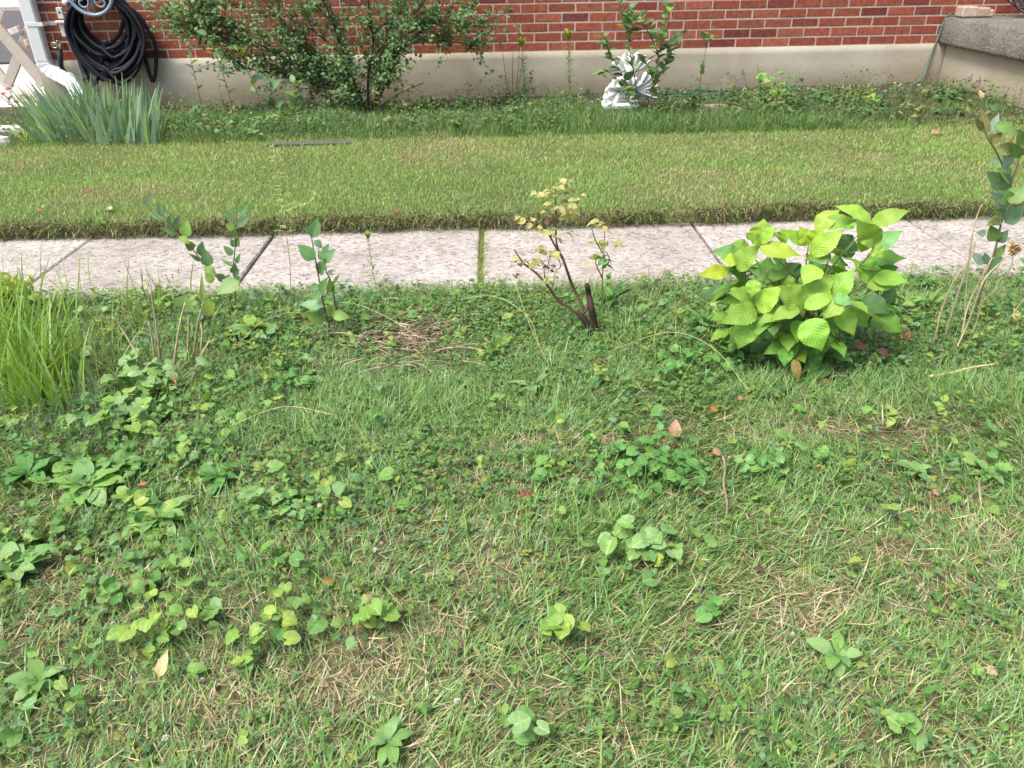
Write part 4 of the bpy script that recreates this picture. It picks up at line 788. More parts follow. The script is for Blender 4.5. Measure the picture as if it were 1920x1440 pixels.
q = at(962, 186); stalks('bare_twigs', 'three bare dark twigs standing against the foundation', ID, [[(958, 184), (948, 140), (942, 98)], [(962, 184), (961, 140), (962, 96)], [(966, 182), (972, 130), (973, 95)], [(968, 184), (976, 140), (980, 110)]], (962, 184), (.12, .08, .06), .0035, 'twigs')

# feathery asparagus sprig
q = at(541, 585); o = thing('asparagus_fern', q, 'pale feathery asparagus sprig rising across the path joint to the lawn', 'fern'); b = MB(); P = stem3(ZV(500, 240, 3.6), [(165, 1240), (160, 980), (150, 850), (132, 700), (125, 560), (112, 420), (100, 300), (70, 200), (50, 100)], q[1], .004); b.tube(P, np.linspace(.0016, .0007, len(P)), (.30, .24, .12), 5); b.build('stem', BARK, o)
b = MB(); FP = (.58, .62, .26)
for i in range(12, len(P)-1):
    for s in (-1, 1):
        if random.random() < .75:
            L_ = random.uniform(.015, .045)*(1.2-i/len(P)*.6); d = nrm(np.array([s, random.uniform(-.4, .4), .35])); Q = np.array([P[i]+d*L_*t+np.array([0, 0, -.006*t*t]) for t in (0, .5, 1)]); b.tube(Q, .0009, FP, 3)
            k = 10; t = rng.random((k, 1)); d2 = nrm(rng.normal(0, 1, (k, 3))+d); inst(b, LANCE, Q[0]+(Q[2]-Q[0])*t, frames(d2, np.tile(UP, (k, 1))), .003, .011, .2, .1, jit(FP, k))
P2 = smoothp([P[16], onplane(*Z3(230, 515), q[1]), onplane(*Z3(300, 490), q[1]), onplane(*Z3(325, 430), q[1])], 6); b.tube(P2, .0007, FP, 4); k = len(P2)*5; inst(b, LANCE, np.repeat(P2, 5, 0), frames(nrm(rng.normal(0, 1, (k, 3))), np.tile(UP, (k, 1))), .003, .013, .2, .1, jit(FP, k)); b.build('foliage', LEAF, o)

# rose
ZR = ZV(900, 320, 4.235); q = at(1112, 632); YR = q[1]
rose = thing('rose_bush', q, 'straggly dark-stemmed rose bush with sparse pale yellow leaves', 'rose bush'); b = MB(); DKB = (.055, .035, .028)
for pts, r0, r1 in (([(895, 1350), (870, 1250), (810, 1160), (770, 1125)], .014, .009), ([(915, 1345), (905, 1200), (880, 1080), (865, 990), (850, 905)], .014, .0085), ([(800, 1140), (815, 1080), (740, 930), (690, 790), (655, 690), (615, 630), (560, 530), (510, 440), (500, 380)], .0062, .002), ([(655, 700), (620, 620), (605, 550), (602, 400), (600, 250), (600, 140)], .004, .0015), ([(775, 1130), (700, 1080), (620, 1030), (520, 890), (430, 800), (350, 740), (320, 700), (270, 625)], .0058, .002), ([(860, 1070), (830, 1120), (800, 1135)], .005, .005), ([(520, 890), (510, 800), (540, 750), (560, 640)], .002, .001), ([(605, 640), (640, 760), (600, 800), (575, 930)], .0015, .0012), ([(560, 530), (600, 430), (640, 340), (700, 300), (760, 260)], .002, .001), ([(510, 440), (440, 400), (330, 370)], .0015, .001)):
    P = stem3(ZR, pts, YR, .006); b.tube(P, np.linspace(r0, r1, len(P)), DKB if r0 > .008 else (.12, .085, .05), 8)
b.build('stems', BARK, rose); b = MB()
YL = cf((.66, .62, .22), (.60, .58, .24), (.54, .53, .24), (.44, .46, .18))
def rleaves(b, L_, c, Y0, s0=18):
    for (x_, y_) in L_:
        for k in range(random.choice([2, 3, 3, 4])):
            p0 = onplane(*ZR(x_+random.gauss(0, 14), y_+random.gauss(0, 10)), Y0+random.gauss(0, .025)); s = s0*mpp(p0)*random.uniform(.6, 1.15); a_ = random.uniform(0, 2*pi)
            inst(b, OVAL, p0[None], frames(nrm(np.array([cos(a_), sin(a_)*.5, random.uniform(-.4, .3)]))[None], nrm(UP+rng.normal(0, .4, 3)+np.array([0, -.4, 0]))[None]), np.array([s*.6]), np.array([s]), np.array([.7]), np.array([.3]), np.array([c()]))
rleaves(b, [(440, 180), (500, 190), (550, 145), (655, 105), (700, 75), (560, 190), (740, 260), (780, 225), (570, 270), (620, 290), (710, 320), (680, 360), (760, 345), (740, 250), (320, 365), (360, 400), (420, 410), (460, 440), (450, 470), (580, 460), (500, 480), (460, 640), (530, 650), (590, 650), (640, 650), (390, 745), (335, 710), (490, 720), (480, 770), (410, 720), (650, 280), (590, 300), (540, 340), (640, 380), (510, 620), (600, 520), (720, 490), (560, 850), (520, 870)], YL, YR); b.build('leaves', LEAF, rose)
b = MB(); rleaves(b, [(280, 730), (530, 750), (580, 780), (690, 180), (660, 245), (720, 160), (525, 400), (280, 830)], cf((.20, .11, .08)), YR, 12); tag(b.build('dead_leaves', LEAF, rose), 'curled brown dead leaves on the twigs')
q = at(1130, 590); o = thing('rose_cane', q, 'thin separate rose cane with few leaves right of the rose bush', 'rose cane'); b = MB()
for pts in ([(975, 1180), (970, 900), (985, 650), (990, 470)], [(975, 655), (920, 560), (885, 450)], [(970, 850), (920, 740), (925, 690)], [(985, 760), (1030, 710), (1000, 640)]):
    P = stem3(ZR, pts, q[1], .004); b.tube(P, np.linspace(.003, .0014, len(P)), (.17, .14, .07), 6)
b.build('stems', BARK, o); b = MB(); rleaves(b, [(940, 430), (900, 410), (960, 435), (970, 580), (1020, 575), (1075, 570), (895, 555), (870, 715)], YL, q[1]); rleaves(b, [(970, 690), (1000, 700), (1030, 715), (990, 760), (960, 680)], cf((.12, .24, .08)), q[1]); b.build('leaves', LEAF, o)

# tall grass at the left
def grass_clump(label, bases, n_, l0, l1, wd, cols, lean=.3, bend=.9, az=None, name='tall_grass', group=None):
    c = at(*bases[0]); o = MB(); P = []; 
    for k in range(n_): bb = random.choice(bases); P.append(at(bb[0]+random.gauss(0, 30), bb[1]+random.gauss(0, 18)))
    P = np.array(P); a_ = rng.uniform(0, 2*pi, n_) if az is None else rng.normal(az, 1.0, n_)
    blades(o, P, a_, rng.uniform(l0, l1, n_), rng.uniform(wd*.6, wd, n_), np.abs(rng.normal(lean, .2, n_)), rng.uniform(.2, bend, n_), choose(cols, [1]*len(cols), n_, .15), 4)
    return tag(o.build(name, GRASS), label, 'grass clump', group)
YG = [(.24, .38, .06), (.30, .42, .08), (.17, .30, .05), (.22, .35, .10)]
grass_clump('tall arching bright yellow-green grass clump at the left edge', [(10, 640), (40, 700), (60, 650), (90, 720), (110, 760), (20, 740), (-40, 650), (130, 700), (60, 760), (-80, 720)], 470, .10, .36, .012, [(.17, .31, .06), (.24, .38, .08), (.12, .25, .05), (.18, .32, .11)], .16, .75)
grass_clump('sparse tall grass blades between the yellow-green clump and the cut stalks', [(180, 640), (230, 620), (160, 740), (260, 600), (200, 700), (120, 560), (300, 580)], 110, .10, .26, .006, [(.24, .38, .08), (.18, .30, .08), (.3, .33, .14)], .15, .6)
grass_clump('tuft of fine long grass in front of the rose bush', [(1250, 640), (1200, 660), (1290, 620), (1170, 640)], 160, .08, .2, .0028, [(.14, .24, .09), (.18, .28, .10)], .5, 1.3, name='grass_tuft')
grass_clump('fine grass tuft beside the violets right of centre', [(1120, 990), (1170, 960), (1080, 1010)], 200, .05, .12, .003, [(.12, .26, .07), (.16, .3, .09)], .4, 1.0, name='grass_tuft')
b = MB(); c0 = at(15, 590); b.tube([c0-(.1, 0, .004), c0+(.1, 0, -.004)], .004, (.16, .2, .07), 5)
for k in range(60):
    p0 = at(random.gauss(15, 28), 590+random.gauss(0, 12)); P = smoothp([p0, p0+(random.gauss(0, .02), random.gauss(0, .02), .08), p0+(random.gauss(0, .04), -.02, random.uniform(.09, .16))], 3); b.tube(P, .0012, (.3, .4, .08), 4, cap=False); autoleaves(b, P, 8, .04, .45, OVATE, cf((.26, .36, .06), (.20, .30, .06)), start=.4)
tag(b.build('lime_weed', LEAF), 'lime yellow leafy weed behind the tall grass at the left path edge', 'weed')
b = MB()
for k in range(170):
    p0 = at(140+random.gauss(0, 60), 790+random.gauss(0, 45)); p1 = p0+(random.gauss(0, .02), random.gauss(0, .02), random.uniform(.05, .12)); P = smoothp([p0, (p0+p1)/2+(random.gauss(0, .008), 0, .01), p1], 3); b.tube(P, .0006, (.2, .28, .16), 3)
    kk = 12; t = rng.random((kk, 1)); inst(b, LANCE, p0+(p1-p0)*t, frames(nrm(rng.normal(0, 1, (kk, 3))+UP*.4), np.tile(UP+.01, (kk, 1))), .0018, .014, .3, .1, jit((.16, .25, .15), kk))
tag(b.build('feathery_weed', LEAF), 'soft grey-green feathery weed patch below the tall grass', 'weed')

# rosettes: violets and plantains that stand out
def violet(label, px, py, rx, ry, n_, s0, s1, cols, hz=(.03, .07), name='violet_clump', group='violet clumps in the rough grass', T=HEART):
    c = at(px, py); o = thing(name, c, label, 'violet' if name == 'violet_clump' else 'weed', group); rxm = rx*mpp(c); rym = abs(at(px, py-ry)[1]-at(px, py+ry)[1])/2; x = c[0]+rng.normal(0, .5, n_)*rxm; y = c[1]+rng.normal(0, .5, n_)*rym
    a_ = np.arctan2(y-c[1], x-c[0])+rng.normal(0, .7, n_); z = rng.uniform(*hz, n_); s = rng.uniform(s0, s1, n_); b = MB(); cc = choose(cols, [1]*len(cols), n_, .12)
    P = xyz(x, y, z); inst(b, T, P, frames(np.stack([np.cos(a_), np.sin(a_), rng.normal(-.2, .2, n_)], -1), nrm(np.stack([rng.normal(0, .25, n_), rng.normal(-.2, .25, n_), np.ones(n_)], -1))), s*rng.uniform(.8, 1.1, n_), s, rng.uniform(.1, 1.2, n_), rng.uniform(.05, .5, n_), cc, .12); b.build('leaves', LEAF, o)
    b = MB(); 
    for k in range(n_):
        r0 = np.array([c[0]+(x[k]-c[0])*.08, c[1]+(y[k]-c[1])*.08, 0.]); r0[2] = float(hgt(r0[0], r0[1])); b.tube(smoothp([r0, (r0+P[k])/2-(0, 0, .012), P[k]], 2), .001, cc[k]*1.1, 4)
    b.build('petioles', LEAF, o)
D1 = [(.08, .21, .06), (.11, .26, .08), (.06, .17, .05)]; L1 = [(.22, .38, .09), (.29, .44, .10), (.17, .33, .08)]; M1 = [(.16, .31, .10), (.20, .35, .16), (.13, .27, .10)]
violet('dense dark green violet clump left of the upright twig', 1230, 900, 90, 42, 60, .018, .030, D1)
violet('bright green violet clump below the dark one right of centre', 1210, 1045, 62, 40, 26, .022, .036, M1)
violet('small violet clump with one upright yellow-green leaf low in the middle', 1055, 1205, 50, 34, 11, .022, .034, L1)
violet('large pale violet leaves spread around the cut stalks', 280, 735, 110, 40, 26, .030, .044, M1, (.04, .09))
violet('wide patch of overlapping round leaves below the cut stalks', 255, 790, 90, 45, 42, .026, .04, M1+L1)
violet('yellow-green violet leaves in a loose group at the lower left', 520, 1190, 70, 55, 11, .024, .036, L1)
violet('small lime violet group with a torn yellow leaf at the lower left', 310, 1195, 60, 60, 17, .018, .030, L1)
violet('little violet clump beside a curled pink-brown leaf', 695, 1175, 38, 28, 9, .02, .03, L1)
violet('violet clump with flat leaves left of the straw pile', 560, 735, 45, 18, 10, .024, .036, D1)
violet('scattered violet leaves in the left middle of the rough grass', 540, 960, 110, 60, 26, .018, .03, M1)
violet('loose line of violets right of the upright twig', 1450, 885, 90, 30, 26, .016, .026, D1+M1)
violet('single dark rounded leaf group at the lower right edge of the bottom', 1695, 1390, 40, 24, 6, .022, .034, M1)
violet('pair of rounded leaves near the bottom centre', 985, 1385, 34, 28, 5, .022, .032, M1)
violet('violet clump among dead grass in the lower right quarter', 1340, 1175, 26, 18, 4, .024, .034, D1)
violet('leafy violets crowding the foot of the hydrangea on its left', 1310, 690, 80, 40, 46, .016, .028, D1)
violet('broad leaved weed clump behind the cut stalks at the path edge', 330, 580, 110, 16, 26, .018, .030, M1)
violet('bright three-lobed weed clump under the foundation near the centre right', 1440, 190, 36, 14, 24, .03, .055, [(.14, .30, .08), (.22, .38, .08)], (.08, .24), 'leafy_weed', 'leafy weeds in the house bed')
violet('yellow-green leafy weed in the bed left of the porch', 1610, 195, 28, 12, 12, .03, .05, [(.24, .36, .07), (.18, .32, .08)], (.04, .11), 'leafy_weed', 'leafy weeds in the house bed')
violet('cluster of rounded weeds at the left front of the house bed', 470, 245, 70, 18, 34, .02, .04, [(.11, .24, .10), (.14, .26, .14)], (.03, .11), 'leafy_weed', 'leafy weeds in the house bed')
def rosette(label, px, py, n_, l0, l1, wr, cols, el=.35, name='plantain', group='plantain rosettes', T=PLANT):
    c = at(px, py); o = thing(name, c, label, 'plantain' if name == 'plantain' else 'weed', group); a_ = np.arange(n_)*2.4+rng.normal(0, .2, n_); l = 1.15*rng.uniform(l0, l1, n_)*(1-.35*np.arange(n_)/n_); e_ = el*rng.uniform(-.1, 1.9, n_)+.5*np.arange(n_)/n_; a_ = a_+rng.normal(0, .35, n_); b = MB()
    inst(b, T, np.tile(c+(0, 0, .018), (n_, 1)), frames(np.stack([np.cos(a_)*np.cos(e_), np.sin(a_)*np.cos(e_), np.sin(e_)], -1), np.tile(UP, (n_, 1))+rng.normal(0, .15, (n_, 3))), l*wr, l, .9, .18, choose(cols, [1]*len(cols), n_, .1), .1); b.build('leaves', BIGLEAF, o)
for lab, px, py, n_, l0, l1, c_ in (('big plantain rosette with pale ribbed leaves in the left patch', 170, 925, 15, .08, .115, M1), ('plantain rosette with light pointed leaves below the pink flower', 300, 985, 13, .075, .11, M1+L1), ('plantain rosette half out of the left edge', 30, 1085, 12, .07, .1, M1), ('dark plantain rosette at the far left of the patch', 60, 900, 12, .07, .1, D1),
    ('plantain rosette close above the big pale one', 230, 885, 12, .06, .09, D1+M1), ('glossy plantain with wide bright leaves right of the cut stalks', 475, 628, 11, .085, .12, M1+L1), ('small plantain in the middle left grass', 410, 905, 8, .05, .07, D1), ('upright plantain in the lower right grass', 1565, 1240, 7, .045, .06, M1), ('plantain beside the dry patch at the right', 1710, 895, 9, .04, .06, M1),
    ('plantain rosette beside the right border of the rough grass', 1850, 900, 8, .04, .06, M1), ('plantain with pale leaves left of the torn yellow leaf', 80, 1290, 8, .05, .07, M1), ('low plantain near the bottom edge left of centre', 730, 1405, 6, .035, .05, M1)):
    rosette(lab, px, py, max(n_, 11)+3, l0*.88, l1*.95, .47, c_)
for lab, px, py, n_, l, c_ in (('upright dandelion leaves behind the rose bush at the path', 1145, 575, 12, .13, D1), ('dandelion rosette right of the rose bush', 1190, 612, 12, .11, M1), ('dandelion leaves below the straw pile edge', 925, 668, 9, .10, M1), ('narrow dandelion leaf pair in the middle bed', 1000, 735, 6, .10, M1), ('dark long-leaved weed against the left of the hydrangea', 1320, 620, 12, .10, D1), ('dandelion leaves in the weeds right of the hydrangea', 1740, 580, 10, .10, M1), ('narrow leaved rosette at the path edge left of the joint grass', 850, 545, 9, .06, D1), ('leafy rosette between the short sapling and the tufted weed', 660, 590, 9, .07, D1)):
    rosette(lab, px, py, n_, l*.7, l, .26, c_, .7, 'dandelion', 'dandelion rosettes', LANCE)
# hosta-like leaves on stalks
q = at(385, 640); o = thing('bindweed', q, 'big pale heart-shaped leaves held on stalks above the cut stalks', 'weed'); b = MB(); traced_leaves(b, Z2, [(1100, 930, 880, 1060, 185, 0, 0), (540, 1215, 540, 1075, 250, 0, 0), (790, 1120, 785, 1290, 115, 0, 1), (715, 1140, 708, 850, 45, 0, 1)], q[1], OVATE, lambda t: np.array([(.22, .36, .12), (.32, .44, .08)][t]), upmix=.5, curl=(.2, .5), fold=.25)
traced_leaves(b, ZV(0, 480, 1371/400.), [(865, 520, 965, 580, 95, 0, 0), (510, 790, 665, 760, 80, 0, 0), (760, 820, 870, 850, 90, 0, 1), (1110, 830, 1280, 800, 85, 0, 1), (890, 830, 990, 790, 70, 0, 0), (1020, 860, 1120, 800, 80, 0, 0), (1080, 980, 1225, 960, 75, 0, 0)], q[1]-.05, OVATE, lambda t: np.array([(.19, .33, .13), (.28, .42, .08)][t]), upmix=.7, curl=(.2, .5), fold=.2); b.build('leaves', BIGLEAF, o)
b = MB()
for (x_, y_) in ((1100, 930), (540, 1215), (790, 1120)):
    p1 = onplane(*Z2(x_, y_), q[1]); b.tube(smoothp([q+(random.uniform(-.03, .03), 0, 0), (q+p1)/2+(0, .01, .02), p1], 3), .0016, (.2, .3, .1), 5)
b.build('petioles', LEAF, o)
def flower(label, px, py, z, col, r, cat='flower'):
    q = at(px, py); b = MB(); top = q+(0, 0, z); b.tube([q, q+(.002, 0, z*.5), top], .0012, (.14, .24, .08), 4); k = 9
    a_ = np.arange(k)*2*pi/k; inst(b, TINY, np.tile(top, (k, 1)), frames(np.stack([np.cos(a_), np.sin(a_), 0*a_+.35], -1), np.tile(UP, (k, 1))), r*.55, r, .3, .1, jit(col, k, .1)); tag(b.build('flower', LEAF), label, cat)
flower('tiny violet-blue flower in the weeds at the path edge', 483, 570, .04, (.22, .20, .62), .012); flower('tiny salmon pink flower above the plantain leaves', 276, 935, .045, (.75, .25, .2), .009)

# straw pile
b = MB(); c0 = at(770, 640)
for k in range(300):
    px, py = 765+random.gauss(0, 56), 645+random.gauss(0, 26); q = at(px, py); a_ = random.gauss(.15, .6)+(pi if random.random() < .5 else 0); l = random.uniform(.04, .15); d = np.array([cos(a_), sin(a_), 0]); p2 = q+d*l; q[2] += random.uniform(.0, .035); p2[2] = float(hgt(p2[0], p2[1]))+random.uniform(-.01, .035)
    b.tube(smoothp([q, (q+p2)/2+(random.gauss(0, .01), random.gauss(0, .01), .008), p2], 3), random.uniform(.001, .0026), np.array(random.choice([(.42, .31, .22), (.48, .39, .28), (.20, .13, .09), (.34, .25, .17)]))*random.uniform(.5, 1.15), 5)
tag(b.build('straw_pile', STRAW), 'loose pile of tan dead stalks lying in the weeds left of the rose', 'dead stalks', kind='stuff')
# long thin seed stalks arching over the weeds
b = MB()
for k, pts in enumerate(([(600, 600), (660, 612), (730, 640), (800, 665)], [(440, 680), (500, 650), (560, 630), (600, 625)], [(860, 585), (930, 600), (990, 640), (1010, 670)], [(962, 510), (963, 560), (975, 600), (1000, 650), (1030, 690)], [(1150, 680), (1250, 670), (1330, 700), (1400, 760)], [(430, 830), (540, 815), (640, 832)], [(1220, 680), (1240, 640), (1330, 600)])):
    P = smoothp([at(*q_)+(0, 0, .05+.05*sin(pi*i/3)) for i, q_ in enumerate(pts)], 5); b.tube(P, .0009, (.45, .42, .2), 4)
tag(b.build('dry_grass_stems', STRAW), 'long thin pale grass stems arching over the weeds', 'grass stems', kind='stuff')

# fallen leaves, twigs
def fallen(label, px, py, l, w_, col, ang, curl=.8, lift=.02, T=OVATE, tilt=.2):
    q = at(px, py)+(0, 0, lift); b = MB(); d = np.array([cos(ang), sin(ang), tilt]); inst(b, T, q[None], frames(d[None], nrm(UP+np.array([.1, -.35, 0]))[None]), np.array([w_]), np.array([l]), np.array([curl]), np.array([.35]), np.array([col]), .25)
    b.tube([q, q-nrm(d)*l*.3], .0008, np.array(col)*.7, 4); tag(b.build('fallen_leaf', LEAF), label, 'fallen leaf', 'dead leaves lying in the grass')
PK = (.52, .30, .20); RD = (.28, .09, .07); TN = (.50, .36, .20); OR = (.50, .22, .07); YE = (.55, .45, .12)
for a_ in (('pinkish tan fallen leaf standing upright left of the dry strip', 1262, 832, .055, .035, PK, 1.2, .5, .02, OVATE, 1.6), ('dark red-brown leaf lying below the rose bush', 1112, 692, .06, .04, RD, -.4), ('pink-tan leaf at the top end of the twig', 1335, 862, .035, .025, PK, .2), ('yellow and pink leaf in the weeds right of the rose', 1195, 612, .06, .04, (.55, .38, .15), .4), ('red leaf half hidden under violets near the centre', 975, 945, .04, .03, RD, .3), ('curled pink-brown leaf in the lower left grass', 680, 1140, .03, .022, PK, .3),
    ('torn pale yellow leaf hanging in lime violets', 306, 1290, .05, .022, (.62, .52, .25), 1.3, .6, .03, OVATE, 1.2), ('pinkish oval leaf on the right grass', 1745, 937, .028, .018, PK, 0.), ('pale tan leaf near the lower right corner', 1845, 1275, .03, .02, (.62, .48, .3), .2), ('dark curled leaf bit below the upright twig', 1412, 1078, .028, .014, (.16, .09, .06), -.3), ('pink leaf lying at the foot of the short sapling', 650, 640, .035, .025, PK, .8), ('brown leaf upright below the cut stalks', 325, 745, .05, .025, OR, 1.4, .5, .02, OVATE, 1.5),
    ('orange-brown leaf bit in the grass under the hydrangea', 1330, 782, .05, .022, OR, .5), ('small tan leaf left below the hydrangea', 1382, 758, .025, .018, PK, 0.), ('pale broken leaf in the grass right of the hydrangea', 1655, 775, .035, .014, (.6, .5, .4), 0.), ('pink-brown leaf at the left edge beside the grass clump', 8, 728, .04, .03, PK, .6), ('dark red shrivelled leaf on top of the straw pile', 800, 622, .07, .03, (.16, .05, .06), -.3), ('brown leaf in the middle of the straw pile', 765, 652, .06, .045, (.34, .19, .14), .3),
    ('tan leaf caught in the weeds right of the hydrangea', 1762, 570, .04, .025, OR, .2), ('yellow leaf at the right edge among the stalks', 1905, 620, .07, .04, (.5, .42, .14), 1.4, .5, .02, OVATE, 1.2), ('small orange leaf in the grass below centre', 735, 968, .02, .015, OR, .4), ('pointed tan leaf in the low middle grass', 876, 1280, .022, .013, TN, 1.5), ('pale leaf lying on the far left of the path edge', 222, 434, .06, .035, (.45, .45, .28), 2.8), ('small orange leaf at the lawn edge on the left', 84, 437, .03, .022, (.35, .17, .07), .2), ('orange leaf caught in the lawn fringe left of centre', 738, 402, .035, .022, (.28, .13, .06), .3),
    ('reddish seed pod lying on the lawn at the left', 162, 365, .035, .025, (.3, .13, .09), .1), ('tan leaf where the bed meets the lawn on the right', 1745, 256, .1, .05, PK, .2), ('pale tan leaf leaning against the porch wall', 1838, 190, .09, .05, (.55, .42, .22), 1.4, .5, .02, OVATE, 1.3), ('orange leaf in the lower grass below the violets', 610, 1110, .03, .018, OR, .9)):
    fallen(*a_)
def stick(name, label, pts, r, col, cat, lift=.02):
    b = MB(); P = smoothp([at(*q_)+(0, 0, lift+random.uniform(0, .006)) for q_ in pts], 4); b.tube(P, np.linspace(r, r*.7, len(P)), col, 7); return tag(b.build(name, BARK), label, cat)
stick('twig', 'reddish brown upright-looking twig lying in the grass below the hydrangea', [(1352, 872), (1357, 895), (1354, 925), (1360, 960), (1359, 992)], .0036, (.27, .20, .14), 'twig', .03)
stick('straw_stalk', 'thick pale straw stalk lying in the grass at the right', [(1738, 724), (1775, 716), (1815, 706), (1862, 699)], .004, (.58, .45, .25), 'straw', .03)
stick('dry_twig', 'small tan twig pointing right from the top of the larger twig', [(1362, 876), (1380, 873), (1398, 871)], .0022, (.5, .38, .18), 'twig', .03)

# iris clump at the left
q = at(195, 262); o = thing('iris_clump', q, 'dense clump of grey-green sword-shaped iris leaves under the black hose', 'iris'); b = MB(); n_ = 330
px = rng.uniform(75, 300, n_); py = rng.uniform(232, 272, n_); P = np.array([at(a_, c_) for a_, c_ in zip(px, py)]); rel = (px-190)/115
ln = rng.uniform(.2, .44, n_)*(1-.15*np.abs(rel)); az = np.where(rel > rng.normal(0, .5, n_), 0., pi)+rng.normal(0, .35, n_)
blades(b, P, az, ln*.95, rng.uniform(.020, .038, n_), np.abs(rng.normal(.14, .16, n_))+.3*np.clip(-rel, 0, 1), rng.uniform(.02, .25, n_), choose([(.15, .25, .19), (.12, .21, .15), (.21, .32, .24), (.10, .18, .14), (.19, .31, .12)], [1]*5, n_, .12), 4, fan=.5)
b.build('leaves', GRASS, o); b = MB(); n_ = 26; P = np.array([at(rng.uniform(90, 290), rng.uniform(262, 276)) for _ in range(n_)]); blades(b, P, rng.uniform(0, 6, n_), rng.uniform(.06, .16, n_), rng.uniform(.01, .02, n_), rng.uniform(.3, 1.1, n_), rng.uniform(.3, 1.2, n_), choose([(.45, .38, .22), (.3, .2, .12)], [1, 1], n_), 3); tag(b.build('dead_leaves', STRAW, o), 'tan dead iris leaf bases')
b = MB(); P = [at(*k) for k in ((50, 270), (60, 265), (75, 268), (85, 262))]*7; P = np.array(P); n_ = len(P); blades(b, P, rng.normal(pi, 1.1, n_), rng.uniform(.1, .22, n_), rng.uniform(.008, .014, n_), rng.uniform(.3, .9, n_), rng.uniform(.3, 1., n_), choose([(.30, .40, .06), (.24, .36, .08)], [1, 1], n_), 4)
tag(b.build('strappy_plant', GRASS), 'short yellow-green strappy leaves left of the iris clump', 'plant')
q = at(50, 236); o = thing('rose_campion', q, 'thin-stemmed plant with small magenta flowers left of the iris', 'flower'); b = MB(); bf = MB(); bl_ = MB()
for pts in ([(52, 234), (38, 205), (22, 178), (16, 166)], [(50, 234), (44, 210), (30, 190)], [(68, 230), (66, 205), (59, 192)], [(72, 230), (66, 210), (60, 195)], [(46, 234), (26, 200), (5, 175)]):
    P = stem3(ID, pts, q[1], .01); b.tube(P, .003, (.2, .24, .12), 5); autoleaves(bl_, P, 5, .05, .3, LANCE, cf((.2, .28, .14))); k = 12; a_ = np.arange(k)*2.4; bf = MB()
    inst(bf, OVAL, np.tile(P[-1], (k, 1)), frames(np.stack([np.cos(a_), np.sin(a_), 0*a_+rng.uniform(-.3, .6, k)], -1), np.tile(UP, (k, 1))), .018, .028, .3, .1, jit((.55, .12, .25) if pts[-1][0] != 30 else (.3, .1, .1), k)); bf.build('flower', LEAF, o)
b.build('stems', BARK, o); bl_.build('leaves', LEAF, o)
for lab, px, py, s, c_ in (('pale flat edging stone left of the iris clump', 22, 252, (.26, .12, .05), (.62, .58, .52)), ('cream edging stone cut by the left border', -8, 275, (.2, .12, .06), (.6, .56, .5)), ('tan flat stone in the bed right of the garden ornament', 1338, 206, (.24, .13, .03), (.40, .31, .22)), ('dark grey paver edge sunk between lawn and bed', 580, 272, (.54, .07, .008), (.10, .10, .09))):
    q = at(px, py); b = MB(); n1 = 16; th = np.arange(n1)*2*pi/n1; rr = 1+.12*rng.normal(0, 1, n1) if 'paver' not in lab else 1/np.maximum(np.abs(np.cos(th)), np.abs(np.sin(th)))
    rings = [(1., -.4), (1.02, .35), (.93, .8), (.5, .95), (.01, 1.)]; V = np.concatenate([np.stack([q[0]+s[0]/2*np.cos(th)*rr*a_, q[1]+s[1]/2*np.sin(th)*rr*a_, q[2]+.012+s[2]*z_+0*th], -1) for a_, z_ in rings]); i = np.arange(4)[:, None]*n1; j = np.arange(n1)[None]; jn = (j+1) % n1
    b.add(V, [np.stack([i+j, i+jn, i+n1+jn, i+n1+j], -1).reshape(-1, 4)], c_); tag(b.build('paver' if 'paver' in lab else 'edging_stone', STONE, smooth=False), lab, 'paver' if 'paver' in lab else 'stone')

# garden ornament: white cast piece of scallop shells on a square foot
q = at(1175, 206); YO = q[1]+.0; orn = thing('garden_ornament', q, 'white cast garden ornament of scalloped shells standing against the foundation', 'garden ornament'); WH = (.74, .76, .77)
def ow(px, py, dy=0): return onplane(px, py, YO+dy)
m1 = mpp(q)
b = MB(); p0 = ow(1162, 198); b.bbox((p0[0], YO-.0, p0[2]+.005), (.27, .2, .045), WH, .012); b.bbox((p0[0]-.01, YO+.05, p0[2]-.05), (.19, .16, .05), (.6, .57, .45), .01); b.build('foot', PLASTER, orn, smooth=False)
def shell(b, c, r, a0, a1, depth, ribs=7, tilt=0.):
    na, nr = ribs*10+1, 10; V = []
    for i in range(nr):
        t = (i+.15)/(nr-.85)
        for j in range(na):
            a_ = a0+(a1-a0)*j/(na-1); rb = abs(sin(pi*ribs*j/(na-1)))**1.4; R_ = r*t*(1+.16*rb*t); dome = depth*sin(pi*min(1, t*.9+.1)*.62)*1.1
            V.append((c[0]+R_*cos(a_), c[1]-dome-.042*rb*t*r/.1*.7, c[2]+R_*sin(a_)))
    V = np.array(V); i = np.arange(nr-1)[:, None]*na; j = np.arange(na-1)[None]; V2 = V+(0, .03, 0)
    f = np.stack([i+j, i+j+1, i+na+j+1, i+na+j], -1).reshape(-1, 4); n0 = len(V); e0 = (nr-1)*na+np.arange(na-1); rim = np.stack([e0, e0+1, e0+1+n0, e0+n0], -1)
    b.add(np.concatenate([V, V2]), [f, f[:, ::-1]+n0, rim], WH)
WH = (.79, .80, .79)
b = MB()   # central column
P = [ow(1166, 196, .05), ow(1168, 185, .05), ow(1172, 165, .05), ow(1176, 145, .05), ow(1180, 125, .06), ow(1180, 108, .06)]
b.tube(smoothp(P, 3), np.interp(np.linspace(0, 1, 16), [0, .15, .35, .55, .8, 1], [.08, .05, .085, .06, .085, .04]), WH, 14); b.build('column', PLASTER, orn)
